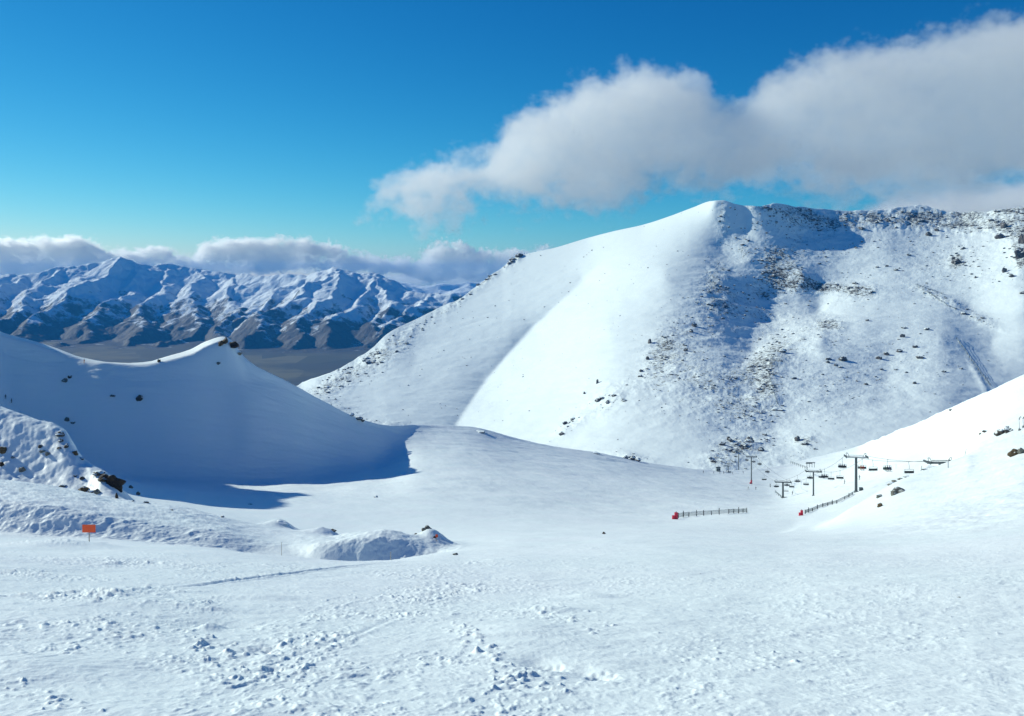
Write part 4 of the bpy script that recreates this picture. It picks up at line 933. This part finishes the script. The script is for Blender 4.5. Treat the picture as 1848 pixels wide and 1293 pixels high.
# ------------------------------------------------------------ clouds (real volumes, beyond and above the haze)
def cloud(name, label, y0, half, u0, u1, v0, v1, top, bot, amp, nscale, rho, soft, res, seed=0.0, botsoft=1.0, detail=7):
    k = y0 / F
    x0, x1 = (u0 - CU) * k, (u1 - CU) * k; zt, zb = (HV - v0) * k, (HV - v1) * k
    g = bpy.data.node_groups.new(name, 'GeometryNodeTree')
    g.interface.new_socket('Geometry', in_out='OUTPUT', socket_type='NodeSocketGeometry')
    N = g.nodes; L = g.links
    def mth(op, a, b=None, clamp=False):
        nd = N.new('ShaderNodeMath'); nd.operation = op; nd.use_clamp = clamp
        for i, x in enumerate((a, b)):
            if x is None: continue
            if isinstance(x, (int, float)): nd.inputs[i].default_value = x
            else: L.new(x, nd.inputs[i])
        return nd.outputs[0]
    pos = N.new('GeometryNodeInputPosition'); sp = N.new('ShaderNodeSeparateXYZ'); L.new(pos.outputs[0], sp.inputs[0])
    x, y, z = sp.outputs
    def curve(pts):
        nd = N.new('ShaderNodeFloatCurve'); cu = nd.mapping.curves[0]
        P_ = [((( u - CU) * k - x0) / (x1 - x0), ((HV - v) * k - zb) / (zt - zb)) for u, v in pts]
        nd.mapping.use_clip = False
        cu.points[0].location = P_[0]; cu.points[1].location = P_[-1]
        for p in P_[1:-1]: cu.points.new(*p)
        nd.mapping.update()
        L.new(mth('DIVIDE', mth('SUBTRACT', x, x0), x1 - x0, True), nd.inputs['Value'])
        return mth('ADD', mth('MULTIPLY', nd.outputs[0], zt - zb), zb)
    T, B = curve(top), curve(bot)
    def tex(scale, det, st, off=0.0):
        mp = N.new('ShaderNodeVectorMath'); mp.operation = 'MULTIPLY_ADD'; mp.inputs[1].default_value = st; mp.inputs[2].default_value = (seed + off, seed * 2, off)
        L.new(pos.outputs[0], mp.inputs[0])
        nd = N.new('ShaderNodeTexNoise'); nd.inputs['Scale'].default_value = 1.0 / scale; nd.inputs['Detail'].default_value = det
        nd.inputs['Roughness'].default_value = 0.66; L.new(mp.outputs[0], nd.inputs['Vector'])
        return mth('SUBTRACT', nd.outputs[0], 0.5)
    n = tex(nscale, detail, (1, 1, 1.25)); n2 = tex(nscale * 3.2, 2, (1, 1, 1.3), 800.0)
    n3 = tex(nscale * .28, 4, (1, 1, 1.2), 300.0)
    nn = mth('ADD', mth('ADD', mth('MULTIPLY', n, amp * 3.0), mth('MULTIPLY', n2, amp * 1.2)), mth('MULTIPLY', n3, amp * 2.5))
    dt = mth('SUBTRACT', T, z); db = mth('MULTIPLY', mth('SUBTRACT', z, B), 1.0 / botsoft)
    dy = mth('SUBTRACT', half, mth('ABSOLUTE', mth('SUBTRACT', y, y0)))
    s = N.new('ShaderNodeMath'); s.operation = 'SMOOTH_MIN'; L.new(dt, s.inputs[0]); L.new(db, s.inputs[1]); s.inputs[2].default_value = soft * .5
    s2 = N.new('ShaderNodeMath'); s2.operation = 'SMOOTH_MIN'; L.new(s.outputs[0], s2.inputs[0]); L.new(dy, s2.inputs[1]); s2.inputs[2].default_value = soft
    f = mth('ADD', s2.outputs[0], nn)
    den = mth('MULTIPLY', mth('POWER', mth('DIVIDE', f, soft, True), 1.3), rho)
    vc = N.new('GeometryNodeVolumeCube'); L.new(den, vc.inputs['Density'])
    vc.inputs['Min'].default_value = (x0, y0 - half * 1.15, zb); vc.inputs['Max'].default_value = (x1, y0 + half * 1.15, zt)
    for i, r_ in enumerate(res): vc.inputs['Resolution ' + 'XYZ'[i]].default_value = r_
    sm = N.new('GeometryNodeSetMaterial'); sm.inputs['Material'].default_value = M['cloud']
    out = N.new('NodeGroupOutput'); L.new(vc.outputs[0], sm.inputs[0]); L.new(sm.outputs[0], out.inputs[0])
    me = bpy.data.meshes.new(name); me.materials.append(M['cloud'])
    o = link(name, me); md = o.modifiers.new('volume', 'NODES'); md.node_group = g
    tag(o, label, None, None, 'stuff')
    return o
cm = bpy.data.materials.new('cloud'); cm.use_nodes = True; ct = cm.node_tree; ct.nodes.clear()
pv = ct.nodes.new('ShaderNodeVolumePrincipled'); co = ct.nodes.new('ShaderNodeOutputMaterial'); ct.links.new(pv.outputs[0], co.inputs['Volume'])
pv.inputs['Color'].default_value = (0.995, 1, 1, 1); pv.inputs['Density'].default_value = 1.0; pv.inputs['Anisotropy'].default_value = 0.6
M['cloud'] = cm
cloud('cloud', 'long white cloud bank rising to the right above the mountain', 5600, 300, 620, 2500, -120, 470,
      [(620, 520), (670, 390), (705, 335), (770, 302), (850, 290), (890, 268), (915, 235), (960, 200), (1000, 180), (1090, 150), (1150, 135), (1210, 138), (1260, 150), (1300, 200), (1345, 190), (1380, 150), (1450, 115), (1560, 90), (1640, 70), (1760, 50), (1850, 35), (2100, -20), (2500, -60)],
      [(620, 300), (700, 362), (760, 374), (860, 370), (960, 362), (1060, 354), (1110, 362), (1180, 342), (1240, 326), (1330, 318), (1420, 320), (1500, 332), (1600, 330), (1700, 335), (1850, 332), (2100, 340), (2500, 340)],
      170, 380, 0.0044, 42, (480, 60, 180), seed=37.0, botsoft=1.8)
cloud('cloud', 'low white cloud rising behind the right end of the ridge', 6500, 350, 1480, 2500, 280, 470,
      [(1480, 460), (1530, 392), (1570, 365), (1640, 345), (1720, 335), (1850, 330), (2500, 320)],
      [(1480, 420), (1560, 440), (1700, 460), (2500, 460)], 90, 300, 0.008, 120, (150, 30, 50), seed=11.0)
cloud('cloud', 'low band of white cloud lying along the far mountain range', 27800, 260, -260, 1100, 380, 530,
      [(-260, 440), (0, 437), (60, 437), (105, 428), (150, 438), (230, 456), (300, 454), (335, 468), (370, 446), (420, 436), (470, 434), (530, 436), (590, 440), (640, 462), (700, 470), (760, 456), (800, 436), (830, 438), (850, 450), (900, 454), (1000, 455), (1100, 470)],
      [(-260, 530), (0, 515), (340, 505), (420, 494), (600, 490), (700, 488), (760, 505), (900, 505), (1100, 505)],
      380, 480, 0.0075, 60, (460, 24, 90), seed=71.0)
cloud('cloud', 'thin flat grey cloud layer on the horizon beyond the far range', 34500, 900, 380, 1100, 470, 530,
      [(380, 512), (480, 500), (600, 497), (700, 494), (900, 492), (1100, 490)], [(380, 520), (700, 520), (1100, 520)],
      90, 2500, 0.0012, 200, (140, 16, 24), seed=91.0, detail=4)
print('clouds', time.time() - T0)

# ------------------------------------------------------------ haze
bm = bmesh.new(); bmesh.ops.create_cube(bm, size=1.0)
for v in bm.verts: v.co = Vector((v.co.x * 40000, 11500 + v.co.y * 29000, (-735 if v.co.z < 0 else 345)))
hz = bpy.data.meshes.new('haze'); bm.to_mesh(hz); bm.free()
hm = bpy.data.materials.new('haze'); hm.use_nodes = True; ht = hm.node_tree; ht.nodes.clear()
hp = ht.nodes.new('ShaderNodeVolumePrincipled'); ho = ht.nodes.new('ShaderNodeOutputMaterial'); ht.links.new(hp.outputs[0], ho.inputs['Volume'])
hp.inputs['Color'].default_value = (0.05, 0.40, 1.0, 1); hp.inputs['Density'].default_value = 2.7e-5; hp.inputs['Anisotropy'].default_value = 0.0
ho_ = link('haze', hz, hm); ho_['kind'] = 'stuff'
